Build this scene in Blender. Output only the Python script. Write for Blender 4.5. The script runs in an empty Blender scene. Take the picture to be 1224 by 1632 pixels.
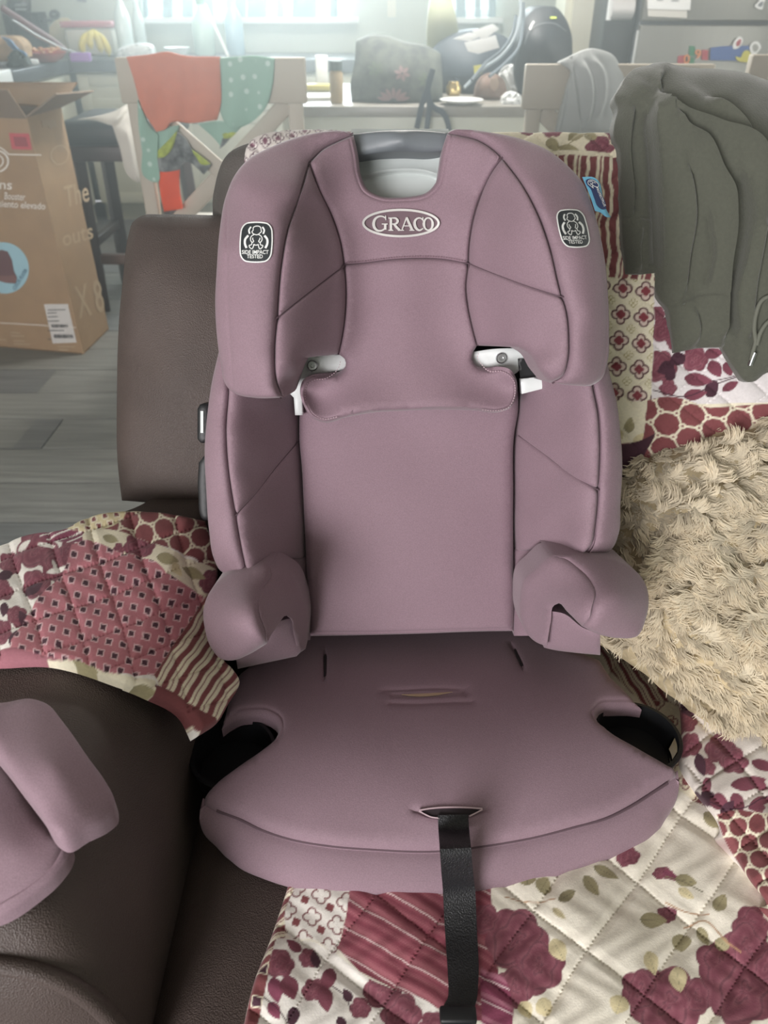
import bpy, bmesh, math, random
import numpy as np
from mathutils import Vector
from mathutils.geometry import delaunay_2d_cdt

# ------------------------------------------------------------------ camera, sky, lights, exposure
FPX, PITCH, CAMZ = 1200.0, 34.5, 1.14
SC = bpy.context.scene
COL = SC.collection
cam_data = bpy.data.cameras.new('camera')
cam = bpy.data.objects.new('camera', cam_data)
COL.objects.link(cam)
cam.location = (0, 0, CAMZ)
cam.rotation_euler = (math.radians(90 - PITCH), 0, 0)
cam_data.sensor_fit = 'HORIZONTAL'
cam_data.sensor_width = 36.0
cam_data.lens = 36.0 * FPX / 1224.0
cam_data.clip_start = 0.05
cam_data.dof.use_dof = True
cam_data.dof.focus_distance = 0.74
cam_data.dof.aperture_fstop = 10.5
SC.camera = cam

world = bpy.data.worlds.new('overcast_sky')
SC.world = world
world.use_nodes = True
wbg = world.node_tree.nodes['Background']
wbg.inputs[0].default_value = (0.93, 0.98, 1.0, 1)
wbg.inputs[1].default_value = 1.6

def area(name, loc, target, sx, sy, power, color):
    d = bpy.data.lights.new(name, 'AREA')
    d.shape = 'RECTANGLE'; d.size = sx; d.size_y = sy; d.energy = power; d.color = color
    o = bpy.data.objects.new(name, d); COL.objects.link(o)
    o.location = loc
    o.rotation_euler = (Vector(target) - Vector(loc)).to_track_quat('-Z', 'Y').to_euler()
    return o
# daylight through the living room windows behind and left of the photographer
area('daylight_room_window', (-1.5, -2.6, 1.20), (0.05, 0.8, 0.75), 1.5, 1.5, 160, (1.0, 0.97, 0.98))
# daylight through the two kitchen windows
area('daylight_kitchen_window', (-0.80, 5.62, 1.62), (-0.3, 0.8, 0.75), 1.2, 1.0, 112, (0.90, 0.98, 1.0))
area('daylight_narrow_window', (0.49, 5.62, 1.62), (0.1, 0.8, 0.75), 0.28, 1.0, 30, (0.90, 0.98, 1.0))

# added fill from the right
area('added_right_fill', (2.36, 2.55, 1.15), (-1.2, 3.0, 0.6), 0.8, 1.7, 30, (0.98, 1.0, 0.96))

# added overhead fill to brighten carton and cabinets, unseen above the frame
area('added_overhead_fill', (0.1, 3.3, 2.40), (0.1, 3.31, 0.0), 0.7, 0.5, 68, (1.0, 0.97, 0.90))

SC.view_settings.view_transform = 'Standard'
SC.view_settings.look = 'None'
SC.view_settings.gamma = 1.0
SC.view_settings.use_curve_mapping = False
SC.view_settings.exposure = 0.0

# ------------------------------------------------------------------ helpers
CAM = np.array([0, 0, CAMZ])
_p = math.radians(PITCH)
_F = np.array([0, math.cos(_p), -math.sin(_p)]); _U = np.array([0, math.sin(_p), math.cos(_p)]); _R = np.array([1.0, 0, 0])

def lin(c):
    """#rrggbb, or 0..255 sRGB triples, to linear"""
    if isinstance(c, str):
        c = [int(c[i:i + 2], 16) for i in (1, 3, 5)]
    c = np.asarray(c, float) / 255.0
    return np.where(c <= 0.04045, c / 12.92, ((c + 0.055) / 1.055) ** 2.4)

def rays(u, v):
    u = np.asarray(u, float); v = np.asarray(v, float)
    return _F + np.multiply.outer((u - 612) / FPX, _R) + np.multiply.outer((816 - v) / FPX, _U)

def at_depth(u, v, Z):
    return CAM + rays(u, v) * np.asarray(Z, float)[..., None]

def at_y(u, v, Y):
    d = rays(u, v)
    return CAM + d * (np.asarray(Y, float) / d[..., 1])[..., None]

def at_z(u, v, z):
    d = rays(u, v)
    return CAM + d * ((np.asarray(z, float) - CAMZ) / d[..., 2])[..., None]

class Frame:
    """a plane with a normal; pixels of the layout are carried onto it at an offset along the normal"""
    def __init__(s, O, n):
        s.O = np.asarray(O, float); n = np.asarray(n, float); s.n = n / np.linalg.norm(n)
    def __call__(s, u, v, n=0.0):
        d = rays(u, v)
        n = np.broadcast_to(np.asarray(n, float), d.shape[:-1])
        t = (((s.O - CAM) @ s.n) + n) / (d @ s.n)
        return CAM + d * t[..., None]

class TPS:
    def __init__(s, pts, vals, lam=1e-4):
        P = np.asarray(pts, float) / 100.0; k = len(P); s.P = P
        def phi(r2): return 0.5 * r2 * np.log(np.maximum(r2, 1e-12))
        s.phi = phi
        r2 = ((P[:, None] - P[None]) ** 2).sum(-1)
        A = np.zeros((k + 3, k + 3)); A[:k, :k] = phi(r2) + lam * np.eye(k)
        A[:k, k] = 1; A[:k, k + 1:] = P; A[k, :k] = 1; A[k + 1:, :k] = P.T
        s.w = np.linalg.solve(A, np.concatenate([np.asarray(vals, float), np.zeros(3)]))
    def __call__(s, u, v):
        u = np.asarray(u, float) / 100; v = np.asarray(v, float) / 100; sh = u.shape
        q = np.stack([u.ravel(), v.ravel()], -1); out = np.empty(len(q)); k = len(s.P)
        for i in range(0, len(q), 20000):
            c = q[i:i + 20000]
            out[i:i + 20000] = s.phi(((c[:, None] - s.P[None]) ** 2).sum(-1)) @ s.w[:k] + s.w[k] + c @ s.w[k + 1:]
        return out.reshape(sh)

def surf(ctrl):
    """constant, or thin-plate surface through (u, v, offset) points"""
    if callable(ctrl): return ctrl
    if np.isscalar(ctrl):
        return lambda u, v: np.full(np.shape(u), float(ctrl))
    c = np.asarray(ctrl, float)
    return TPS(c[:, :2], c[:, 2])

def cr(pts, step=5.0, closed=False):
    """Catmull-Rom through points; a third value 1 marks a sharp corner"""
    P = [tuple(p) for p in pts]
    corner = [len(p) > 2 and p[2] == 1 for p in P]
    Q = np.array([p[:2] for p in P], float); n = len(Q); out = []
    for i in range(n if closed else n - 1):
        j = (i + 1) % n
        p1, p2 = Q[i], Q[j]
        p0 = Q[i - 1] if (closed or i > 0) and not corner[i] else 2 * p1 - p2
        p3 = Q[(j + 1) % n] if (closed or j + 1 < n) and not corner[j] else 2 * p2 - p1
        L = np.linalg.norm(p2 - p1)
        # centripetal-ish tangents keep uneven spacing from overshooting
        d0, d1, d2 = [max(np.linalg.norm(x), 1e-6) for x in (p1 - p0, p2 - p1, p3 - p2)]
        m1 = ((p2 - p1) / d1 * d0 + (p1 - p0) / d0 * d1) / (d0 + d1) * d1
        m2 = ((p3 - p2) / d2 * d1 + (p2 - p1) / d1 * d2) / (d1 + d2) * d1
        k = max(1, int(round(L / step)))
        t = (np.arange(k) / k)[:, None]
        out.append((2*t**3 - 3*t**2 + 1) * p1 + (t**3 - 2*t**2 + t) * m1 + (-2*t**3 + 3*t**2) * p2 + (t**3 - t**2) * m2)
    if not closed: out.append(Q[-1:])
    return np.concatenate(out)

def seg_dist(u, v, poly, closed=True, want=False):
    """distance of points to a polyline (and signed side / nearest point)"""
    A = np.asarray(poly, float); B = np.roll(A, -1, 0)
    if not closed: A, B = A[:-1], B[:-1]
    q = np.stack([np.ravel(u), np.ravel(v)], -1).astype(float)
    best = np.full(len(q), 1e18); near = np.zeros_like(q); side = np.zeros(len(q))
    for i in range(0, len(q), 4000):
        c = q[i:i + 4000]
        ab = B - A; L2 = np.maximum((ab ** 2).sum(-1), 1e-12)
        ap = c[:, None] - A[None]
        t = np.clip((ap * ab).sum(-1) / L2, 0, 1)
        r = ap - t[..., None] * ab
        d2 = (r ** 2).sum(-1); k = d2.argmin(1); ii = np.arange(len(c))
        best[i:i + 4000] = d2[ii, k]
        if want:
            near[i:i + 4000] = A[k] + t[ii, k][:, None] * ab[k]
            cross = ab[k, 0] * ap[ii, k, 1] - ab[k, 1] * ap[ii, k, 0]
            side[i:i + 4000] = np.sign(cross)
    d = np.sqrt(best).reshape(np.shape(u))
    return (d, near, side.reshape(np.shape(u))) if want else d

def inside(u, v, poly):
    u = np.asarray(u, float); v = np.asarray(v, float)
    x = np.ravel(u); y = np.ravel(v); r = np.zeros(len(x), bool)
    A = np.asarray(poly, float); B = np.roll(A, -1, 0)
    for (x1, y1), (x2, y2) in zip(A, B):
        if y1 == y2: continue
        c = ((y1 > y) != (y2 > y))
        r ^= c & (x < (x2 - x1) * (y - y1) / (y2 - y1) + x1)
    return r.reshape(u.shape)

# ---- objects
WLOC = {}
def base_of(parent):
    return WLOC[parent.name] if parent is not None else np.zeros(3)

def props(o, label=None, cat=None, group=None, kind=None):
    if label: o['label'] = label
    if cat: o['category'] = cat
    if group: o['group'] = group
    if kind: o['kind'] = kind
    return o

def thing(name, loc, label, cat, group=None, kind=None):
    o = bpy.data.objects.new(name, None); COL.objects.link(o)
    o.empty_display_size = 0.05
    o.location = tuple(loc); WLOC[o.name] = np.asarray(loc, float)
    return props(o, label, cat, group, kind)

def mk(name, V, F, mat, parent=None, loc=None, smooth=True, sharp=50, fix=False, col=None):
    """one mesh object from world-space vertices"""
    V = np.asarray(V, float)
    if parent is not None: base = base_of(parent)
    elif loc is not None: base = np.asarray(loc, float)
    else: base = np.array([V[:, 0].mean(), V[:, 1].mean(), V[:, 2].min()])
    me = bpy.data.meshes.new(name)
    me.from_pydata((V - base).tolist() if len(V) < 60000 else (V - base), [], F if isinstance(F, list) else F.tolist())
    me.update()
    if fix:
        bm = bmesh.new(); bm.from_mesh(me); bmesh.ops.recalc_face_normals(bm, faces=bm.faces); bm.to_mesh(me); bm.free()
    if col is not None:
        a = me.color_attributes.new('Col', 'FLOAT_COLOR', 'POINT')
        c = np.ones((len(V), 4), np.float32); c[:, :3] = col
        a.data.foreach_set('color', c.ravel())
    if smooth:
        me.shade_smooth()
        if sharp and sharp < 180: me.set_sharp_from_angle(angle=math.radians(sharp))
    else:
        me.shade_flat()
    if mat is not None: me.materials.append(mat)
    o = bpy.data.objects.new(name, me); COL.objects.link(o)
    if parent is not None: o.parent = parent
    else: o.location = tuple(base)
    WLOC[o.name] = base
    return o

def join(parts):
    Vs, Fs, k = [], [], 0
    for V, F in parts:
        Vs.append(np.asarray(V, float)); Fs += [[i + k for i in f] for f in F]; k += len(V)
    return np.concatenate(Vs), Fs

def g_grid(P, closed_u=False, closed_v=False):
    m, n = P.shape[:2]
    F = []
    for i in range(m if closed_u else m - 1):
        for j in range(n if closed_v else n - 1):
            a, b = i, (i + 1) % m; c, d = j, (j + 1) % n
            F.append([a * n + c, b * n + c, b * n + d, a * n + d])
    return P.reshape(-1, 3), F

def g_box(c, s, rz=0.0, bev=0.0, R=None):
    """bevelled box: centre, full size"""
    bm = bmesh.new(); bmesh.ops.create_cube(bm, size=1.0)
    for w in bm.verts: w.co = Vector((w.co.x * s[0], w.co.y * s[1], w.co.z * s[2]))
    if bev > 0:
        bmesh.ops.bevel(bm, geom=list(bm.edges), offset=min(bev, min(s) * 0.49), segments=3 if bev > .004 else 2, affect='EDGES', profile=0.5)
    V = np.array([w.co for w in bm.verts]); F = [[w.index for w in f.verts] for f in bm.faces]
    bm.free()
    if R is not None: V = V @ np.asarray(R).T
    elif rz:
        ca, sa = math.cos(rz), math.sin(rz)
        V = np.stack([V[:, 0] * ca - V[:, 1] * sa, V[:, 0] * sa + V[:, 1] * ca, V[:, 2]], -1)
    return V + np.asarray(c, float), F

def g_bar(a, b, w, h, bev=0.003, up=(0, 0, 1)):
    """bar between two points with a rectangular section"""
    a = np.asarray(a, float); b = np.asarray(b, float); d = b - a; L = np.linalg.norm(d); z = d / L
    x = np.cross(up, z)
    if np.linalg.norm(x) < 1e-4: x = np.array([1.0, 0, 0])
    x /= np.linalg.norm(x); y = np.cross(z, x)
    return g_box((a + b) / 2, (w, h, L), bev=bev, R=np.stack([x, y, z], -1))

def g_tube(pts, r, k=8, cap=True):
    P = np.asarray(pts, float); n = len(P)
    r = np.broadcast_to(np.asarray(r, float), (n,))
    T = np.gradient(P, axis=0); T /= np.linalg.norm(T, axis=1)[:, None] + 1e-12
    ref = np.array([0, 0, 1.0]) if abs(T[0][2]) < 0.9 else np.array([1.0, 0, 0])
    rings = []; x = np.cross(ref, T[0]); x /= np.linalg.norm(x)
    a = np.arange(k) * 2 * math.pi / k
    for i in range(n):
        x = x - T[i] * (x @ T[i]); x /= np.linalg.norm(x) + 1e-12; y = np.cross(T[i], x)
        rings.append(P[i] + r[i] * (np.cos(a)[:, None] * x + np.sin(a)[:, None] * y))
    V, F = g_grid(np.array(rings), closed_v=True)
    if cap:
        F = F + [list(range(k))[::-1], [(n - 1) * k + j for j in range(k)]]
    return V, F

def g_lathe(prof, c, k=24, cap=True):
    prof = np.asarray(prof, float); a = np.arange(k) * 2 * math.pi / k
    P = np.stack([np.stack([c[0] + r * np.cos(a), c[1] + r * np.sin(a), np.full(k, c[2] + z)], -1) for r, z in prof])
    V, F = g_grid(P, closed_v=True)
    if cap: F = F + [list(range(k))[::-1], [(len(prof) - 1) * k + j for j in range(k)]]
    return V, F

def g_ribbon(pts, w, frame, nf, lift=0.0008, closed=False, thick=0.0006):
    """a flat stroke of pixel width w (scalar or per point) lying on a surface"""
    P = np.asarray(pts, float); n = len(P)
    w = np.broadcast_to(np.asarray(w, float), (n,)) / 2
    T = np.roll(P, -1, 0) - np.roll(P, 1, 0) if closed else np.gradient(P, axis=0)
    T = T / (np.linalg.norm(T, axis=1)[:, None] + 1e-9); N = np.stack([-T[:, 1], T[:, 0]], -1)
    a = P + N * w[:, None]; b = P - N * w[:, None]
    top = lambda q, e: frame(q[:, 0], q[:, 1], nf(q[:, 0], q[:, 1]) + e)
    G = np.stack([top(a, lift - thick), top(a, lift), top(b, lift), top(b, lift - thick)], 1)
    return g_grid(G, closed_u=closed)

def cdt(outline, pts):
    n = len(outline)
    co = [Vector((float(x), float(y))) for x, y in np.concatenate([outline, pts])]
    ed = [(i, (i + 1) % n) for i in range(n)]
    vs, es, fs, *_ = delaunay_2d_cdt(co, ed, [], 1, 1e-4, False)
    V = np.array([tuple(p) for p in vs]); F = np.array([list(f) for f in fs if len(f) == 3])
    c = V[F].mean(1)
    keep = inside(c[:, 0], c[:, 1], outline)
    return V, F[keep].tolist()

def g_pad(outline, frame, nf, thick=0.03, dip=0.004, dipw=5.0, step=9.0, seams=(), folds=(), extra=None, side_in=0.0, raw=False):
    """upholstered panel: pixel outline carried onto a frame at offset nf(u,v), soft pressed edge, seams as grooves,
    then closed with walls and a back"""
    O = cr(outline, step * 0.7, True) if not raw else np.asarray(outline, float)
    nfun = surf(nf)
    lo, hi = O.min(0), O.max(0)
    gx, gy = np.meshgrid(np.arange(lo[0], hi[0] + step, step), np.arange(lo[1], hi[1] + step, step * 0.866))
    gx = gx + (np.arange(gx.shape[0]) % 2)[:, None] * step * 0.5
    G = np.stack([gx.ravel(), gy.ravel()], -1)
    G = G[inside(G[:, 0], G[:, 1], O)]
    rows = [1.5, 4.0, 8.0] if dip > 0 else [4.0]
    G = G[seg_dist(G[:, 0], G[:, 1], O) > (11.5 if dip > 0 else 7)] if len(G) else G
    T = np.roll(O, -1, 0) - np.roll(O, 1, 0); T /= np.linalg.norm(T, axis=1)[:, None] + 1e-9
    N = np.stack([-T[:, 1], T[:, 0]], -1)
    if not inside(*(O + N * 0.5).T[:2], O).mean() > 0.5: N = -N
    ex = []
    for r in rows:
        q = (O + N * r)[:: (1 if r < 5 else 2)]
        ok = inside(q[:, 0], q[:, 1], O)
        q = q[ok]; q = q[seg_dist(q[:, 0], q[:, 1], O) > r * 0.85]; ex.append(q)
    sl = []
    for s_ in list(seams) + list(folds):
        pl = cr(s_[0], 4.0); sl.append(pl)
        t = np.gradient(pl, axis=0); t /= np.linalg.norm(t, axis=1)[:, None] + 1e-9; nn = np.stack([-t[:, 1], t[:, 0]], -1)
        q = np.concatenate([pl + nn * o for o in (0, -1.6, 1.6, -3.4, 3.4, -6, 6)])
        q = q[inside(q[:, 0], q[:, 1], O)]; q = q[seg_dist(q[:, 0], q[:, 1], O) > 1.2]
        if len(G): G = G[seg_dist(G[:, 0], G[:, 1], pl, False) > 7.5]
        ex = [e[seg_dist(e[:, 0], e[:, 1], pl, False) > 6] if len(e) else e for e in ex]
        ex.append(q)
    pts = np.concatenate([G] + [e for e in ex if len(e)]) if len(G) or any(len(e) for e in ex) else np.zeros((0, 2))
    if len(pts):
        key = np.round(pts / 1.0).astype(int); _, ix = np.unique(key, axis=0, return_index=True); pts = pts[np.sort(ix)]
    V2, F = cdt(O, pts)
    u, v = V2[:, 0], V2[:, 1]
    n0 = nfun(u, v); P = frame(u, v, n0)
    d = seg_dist(u, v, O)
    dn = np.zeros(len(u))
    if dip > 0: dn -= dip * np.exp(-(d / dipw) ** 1.3)
    for s_, pl in zip(seams, sl):
        dd = seg_dist(u, v, pl, False)
        dn -= s_[1] * np.exp(-(dd / s_[2]) ** 1.2)
    for s_, pl in zip(folds, sl[len(seams):]):
        dd, _, sd = seg_dist(u, v, pl, False, True)
        t = np.clip((dd * sd + 3.0) / 6.0, 0, 1); t = t * t * (3 - 2 * t)
        tip = np.minimum(np.hypot(u - pl[0, 0], v - pl[0, 1]), np.hypot(u - pl[-1, 0], v - pl[-1, 1]))
        tap = np.clip(tip / (1.2 * s_[2]), 0, 1) if len(s_) < 4 else 1.0
        dn += tap * s_[1] * (t * np.exp(-np.maximum(dd - 3, 0) / s_[2]) - 0.35 * (1 - t) * np.exp(-np.maximum(dd - 3, 0) / (0.5 * s_[2])))
    if extra is not None: dn += extra(u, v, d)
    P = P + dn[:, None] * frame.n
    # walls and back
    cnt = {}
    for f in F:
        for i in range(len(f)):
            e = (f[i], f[(i + 1) % len(f)]); cnt[e] = cnt.get(e, 0) + 1
    bd = [e for e in cnt if (e[1], e[0]) not in cnt]
    bv = sorted({i for e in bd for i in e}); k = len(P)
    cen = V2.mean(0)
    m1 = {i: k + q for q, i in enumerate(bv)}; m2 = {i: k + len(bv) + q for q, i in enumerate(bv)}
    B = P[bv]
    nb = B - frame.n * thick
    B1 = B - frame.n * min(thick * 0.25, 0.004); 
    P = np.concatenate([P, B1, nb])
    F = [list(f) for f in F]
    for a, b in bd:
        F.append([b, a, m1[a], m1[b]]); F.append([m1[b], m1[a], m2[a], m2[b]])
    nxt = {a: b for a, b in bd}; done = set()
    for a in list(nxt):
        if a in done: continue
        loop = []; c = a
        while c not in done and c in nxt:
            done.add(c); loop.append(c); c = nxt[c]
        if len(loop) > 2: F.append([m2[i] for i in loop][::-1])
    return P, F

def pad(name, outline, frame, nf, mat, parent=None, loc=None, sharp=60, **k):
    V, F = g_pad(outline, frame, nf, **k)
    o = mk(name, V, F, mat, parent, loc, fix=True, sharp=sharp)
    return o

def stitches(name, path, frame, nf, mat, parent, pitch=4.2, ln=2.4, w=1.3, lift=0.0006):
    P = cr(path, 1.0); s = np.concatenate([[0], np.cumsum(np.linalg.norm(np.diff(P, axis=0), axis=1))])
    nf = surf(nf); parts = []
    for q in np.arange(pitch, s[-1] - pitch, pitch):
        t = np.array([q - ln / 2, q, q + ln / 2])
        pl = np.stack([np.interp(t, s, P[:, 0]), np.interp(t, s, P[:, 1])], -1)
        parts.append(g_ribbon(pl, [w * .6, w, w * .6], frame, nf, lift, thick=0.0012))
    V, F = join(parts)
    return props(mk(name, V, F, mat, parent), kind='stuff')

def text_geo(s, bold=False, font=None):
    c = bpy.data.curves.new('t', 'FONT'); c.body = s; c.size = 1.0; c.resolution_u = 3
    if bold: c.offset = 0.012
    o = bpy.data.objects.new('t', c); COL.objects.link(o)
    dg = bpy.context.evaluated_depsgraph_get()
    me = bpy.data.meshes.new_from_object(o.evaluated_get(dg))
    V = np.array([tuple(w.co) for w in me.vertices]) if len(me.vertices) else np.zeros((0, 3))
    F = [list(p.vertices) for p in me.polygons]
    bpy.data.objects.remove(o); bpy.data.curves.remove(c); bpy.data.meshes.remove(me)
    return V, F

def text_px(name, s, org, ex, ey, frame, nf, mat, parent, lift=0.0012, bold=False, fit=True, align=0.0):
    """lettering on a surface: org = pixel of the baseline start, ex = pixel vector of the whole text width,
    ey = pixel vector of the cap height"""
    V, F = text_geo(s, bold)
    x0, x1 = V[:, 0].min(), V[:, 0].max(); cap = 0.70
    a = (V[:, 0] - x0) / (x1 - x0); b = V[:, 1] / cap
    u = org[0] + a * ex[0] + b * ey[0]; v = org[1] + a * ex[1] + b * ey[1]
    P = frame(u, v, surf(nf)(u, v) + lift)
    return props(mk(name, P, F, mat, parent, smooth=False), kind='stuff')

def rrect(cx, cy, hw, hh, r, k=5):
    out = []
    for sx, sy, a0 in ((1, 1, 0), (-1, 1, 90), (-1, -1, 180), (1, -1, 270)):
        for i in range(k + 1):
            a = math.radians(a0 + 90 * i / k)
            out.append((cx + sx * (hw - r) + r * math.cos(a), cy + sy * (hh - r) + r * math.sin(a)))
    return out

# ---- materials
def new_mat(name):
    m = bpy.data.materials.new(name); m.use_nodes = True
    nt = m.node_tree; b = nt.nodes['Principled BSDF']
    return m, nt, b

def mat(name, c, rough=0.7, var=0.0, vs=40.0, bump=0.0, bs=200.0, metal=0.0, sheen=0.0, attr=False, c2=None, stretch=None, bd=0.002, vor=False, coat=0.0, spec=0.5, detail=3.0):
    m, nt, b = new_mat(name)
    N = nt.nodes; L = nt.links
    c = lin(c) if not isinstance(c, np.ndarray) else c
    b.inputs['Roughness'].default_value = rough; b.inputs['Metallic'].default_value = metal
    b.inputs['Specular IOR Level'].default_value = spec
    if sheen:
        b.inputs['Sheen Weight'].default_value = sheen; b.inputs['Sheen Roughness'].default_value = 0.5
    if coat: b.inputs['Coat Weight'].default_value = coat
    tc = N.new('ShaderNodeTexCoord'); src = tc.outputs['Object']
    if stretch:
        mp = N.new('ShaderNodeMapping'); mp.inputs['Scale'].default_value = stretch
        L.new(src, mp.inputs[0]); src = mp.outputs[0]
    if attr:
        a = N.new('ShaderNodeAttribute'); a.attribute_name = 'Col'; basec = a.outputs['Color']
    else:
        b.inputs['Base Color'].default_value = (*c, 1); basec = None
    if var > 0:
        nz = N.new('ShaderNodeTexNoise'); nz.inputs['Scale'].default_value = vs; nz.inputs['Detail'].default_value = detail
        L.new(src, nz.inputs['Vector'])
        mr = N.new('ShaderNodeMapRange'); mr.inputs[1].default_value = 0.3; mr.inputs[2].default_value = 0.7
        L.new(nz.outputs[0], mr.inputs[0])
        if attr:
            mr.inputs[3].default_value = 1 - var; mr.inputs[4].default_value = 1 + var
            mx = N.new('ShaderNodeMix'); mx.data_type = 'RGBA'; mx.blend_type = 'MULTIPLY'; mx.inputs[0].default_value = 1
            L.new(basec, mx.inputs[6]); L.new(mr.outputs[0], mx.inputs[7])
        else:
            mx = N.new('ShaderNodeMix'); mx.data_type = 'RGBA'
            cc2 = lin(c2) if c2 is not None else np.clip(c * (1 + var), 0, 1)
            mx.inputs[6].default_value = (*(np.clip(c * (1 - var), 0, 1) if c2 is None else c), 1); mx.inputs[7].default_value = (*cc2, 1)
            L.new(mr.outputs[0], mx.inputs[0])
        L.new(mx.outputs[2], b.inputs['Base Color'])
    elif attr:
        L.new(basec, b.inputs['Base Color'])
    if bump > 0:
        if vor:
            t = N.new('ShaderNodeTexVoronoi'); t.inputs['Scale'].default_value = bs; t.feature = 'F1'; ho = t.outputs['Distance']
        else:
            t = N.new('ShaderNodeTexNoise'); t.inputs['Scale'].default_value = bs; t.inputs['Detail'].default_value = 2; ho = t.outputs[0]
        L.new(src, t.inputs['Vector'])
        bp = N.new('ShaderNodeBump'); bp.inputs['Strength'].default_value = bump; bp.inputs['Distance'].default_value = bd
        L.new(ho, bp.inputs['Height']); L.new(bp.outputs[0], b.inputs['Normal'])
    return m

def weave_mat(name, c, amt=0.10, scale=900.0):
    """heathered knit: fine crossing threads"""
    m, nt, b = new_mat(name); N = nt.nodes; L = nt.links
    c = lin(c)
    tc = N.new('ShaderNodeTexCoord')
    n1 = N.new('ShaderNodeTexNoise'); n1.inputs['Scale'].default_value = scale; n1.inputs['Detail'].default_value = 2
    L.new(tc.outputs['Object'], n1.inputs['Vector'])
    n2 = N.new('ShaderNodeTexNoise'); n2.inputs['Scale'].default_value = 9; n2.inputs['Detail'].default_value = 3
    L.new(tc.outputs['Object'], n2.inputs['Vector'])
    mr = N.new('ShaderNodeMapRange'); mr.inputs[1].default_value = .3; mr.inputs[2].default_value = .7
    mr.inputs[3].default_value = 1 - amt; mr.inputs[4].default_value = 1 + amt; L.new(n1.outputs[0], mr.inputs[0])
    mr2 = N.new('ShaderNodeMapRange'); mr2.inputs[1].default_value = .3; mr2.inputs[2].default_value = .7
    mr2.inputs[3].default_value = .97; mr2.inputs[4].default_value = 1.03; L.new(n2.outputs[0], mr2.inputs[0])
    mu = N.new('ShaderNodeMath'); mu.operation = 'MULTIPLY'; L.new(mr.outputs[0], mu.inputs[0]); L.new(mr2.outputs[0], mu.inputs[1])
    mx = N.new('ShaderNodeMix'); mx.data_type = 'RGBA'; mx.blend_type = 'MULTIPLY'; mx.inputs[0].default_value = 1
    mx.inputs[6].default_value = (*c, 1); L.new(mu.outputs[0], mx.inputs[7]); L.new(mx.outputs[2], b.inputs['Base Color'])
    b.inputs['Roughness'].default_value = 0.75; b.inputs['Specular IOR Level'].default_value = 0.3
    b.inputs['Sheen Weight'].default_value = 0.25; b.inputs['Sheen Roughness'].default_value = 0.4
    bp = N.new('ShaderNodeBump'); bp.inputs['Strength'].default_value = 0.25; bp.inputs['Distance'].default_value = 0.0006
    L.new(n1.outputs[0], bp.inputs['Height']); L.new(bp.outputs[0], b.inputs['Normal'])
    return m

M = {}
M['mauve'] = weave_mat('mauve_knit_fabric', '#8b747e')
M['mauve_dark'] = mat('mauve_piping_fabric', '#7d636c', .8)
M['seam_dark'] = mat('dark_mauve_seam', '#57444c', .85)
M['thread'] = mat('mauve_thread', '#c4adb4', .7)
M['badge_ground'] = mat('badge_ground', '#6b565e', .6)
M['shadow_cloth'] = mat('slot_shade', '#2c2428', .9)  # flat dark colour for the shade inside the seat slots
M['leather'] = mat('brown_leather', '#4c413d', .55, .14, 14, .45, 800, vor=True, bd=.0012, spec=.45)
M['leather_grey'] = mat('greyed_brown_leather', '#4c4643', .55, .12, 12, .4, 420, vor=True, bd=.001)
M['black_plastic'] = mat('black_plastic', '#141518', .5, .05, 60)
M['dark_grey_plastic'] = mat('dark_grey_plastic', '#71777c', .45, .04, 50)  # glare veil over the carry handle is put into this lighter grey
M['white_plastic'] = mat('white_plastic', '#dfe3e2', .35, .03, 30)
M['pale_plastic'] = mat('pale_grey_plastic', '#c3cac8', .4, .03, 30)
M['steel'] = mat('bright_steel', '#b8babb', .3, metal=1.0)
M['label_black'] = mat('printed_black', '#2f3437', .5)
M['label_white'] = mat('printed_white', '#eef0ee', .5)
M['silver'] = mat('silver_trim', '#d8d6d4', .32, .03, 40, metal=0.35)
M['webbing'] = mat('black_webbing', '#1e1e21', .5, .2, 300, .9, 700, stretch=(1, 1, 1), bd=.0012)
M['olive'] = mat('olive_sweatshirt_fleece', '#54564b', .9, .07, 260, .25, 600, sheen=.35)
M['olive_cord'] = mat('olive_cord', '#6b6d62', .8)
M['quilt'] = mat('printed_quilt_cotton', '#ffffff', .85, .05, 350, .3, 700, attr=True, bd=.0006, sheen=.1)
M['fur'] = mat('beige_long_pile', '#b9a98f', .85, attr=True, sheen=.3)
M['fur_base'] = mat('beige_pile_ground', '#b5a585', .95, .2, 120)
# ------------------------------------------------------------------ room
def struct(name, V, F, m, parent=None, smooth=False):
    o = mk(name, V, F, m, parent, smooth=smooth, loc=None if parent is None else None)
    if parent is None: o['kind'] = 'structure'
    return o
XL, XR, YF, YB, ZC = -2.35, 2.45, -2.9, 5.35, 2.45
WALLM = mat('pale_green_grey_wall_paint', '#b9c0b4', .85, .03, 8)
CEILM = mat('white_ceiling_paint', '#b5afa6', .9)
TRIMM = mat('cream_gloss_trim', '#cfcdbb', .5, .03, 10)
GLASS_FRAME = mat('white_window_paint', '#d7dcd8', .5)
V, F = g_box(((XL + XR) / 2, (YF + YB) / 2, ZC + .05), (XR - XL + .3, YB - YF + .3, .1)); struct('ceiling', V, F, CEILM)
V, F = g_box((XL - .06, (YF + YB) / 2, ZC / 2), (.12, YB - YF + .3, ZC)); struct('wall_left', V, F, WALLM)
V, F = g_box((XR + .06, (YF + YB) / 2, ZC / 2), (.12, YB - YF + .3, ZC)); struct('wall_right', V, F, WALLM)
V, F = g_box(((XL + XR) / 2, YF - .06, ZC / 2), (XR - XL, .12, ZC)); struct('wall_front', V, F, WALLM)
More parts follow.
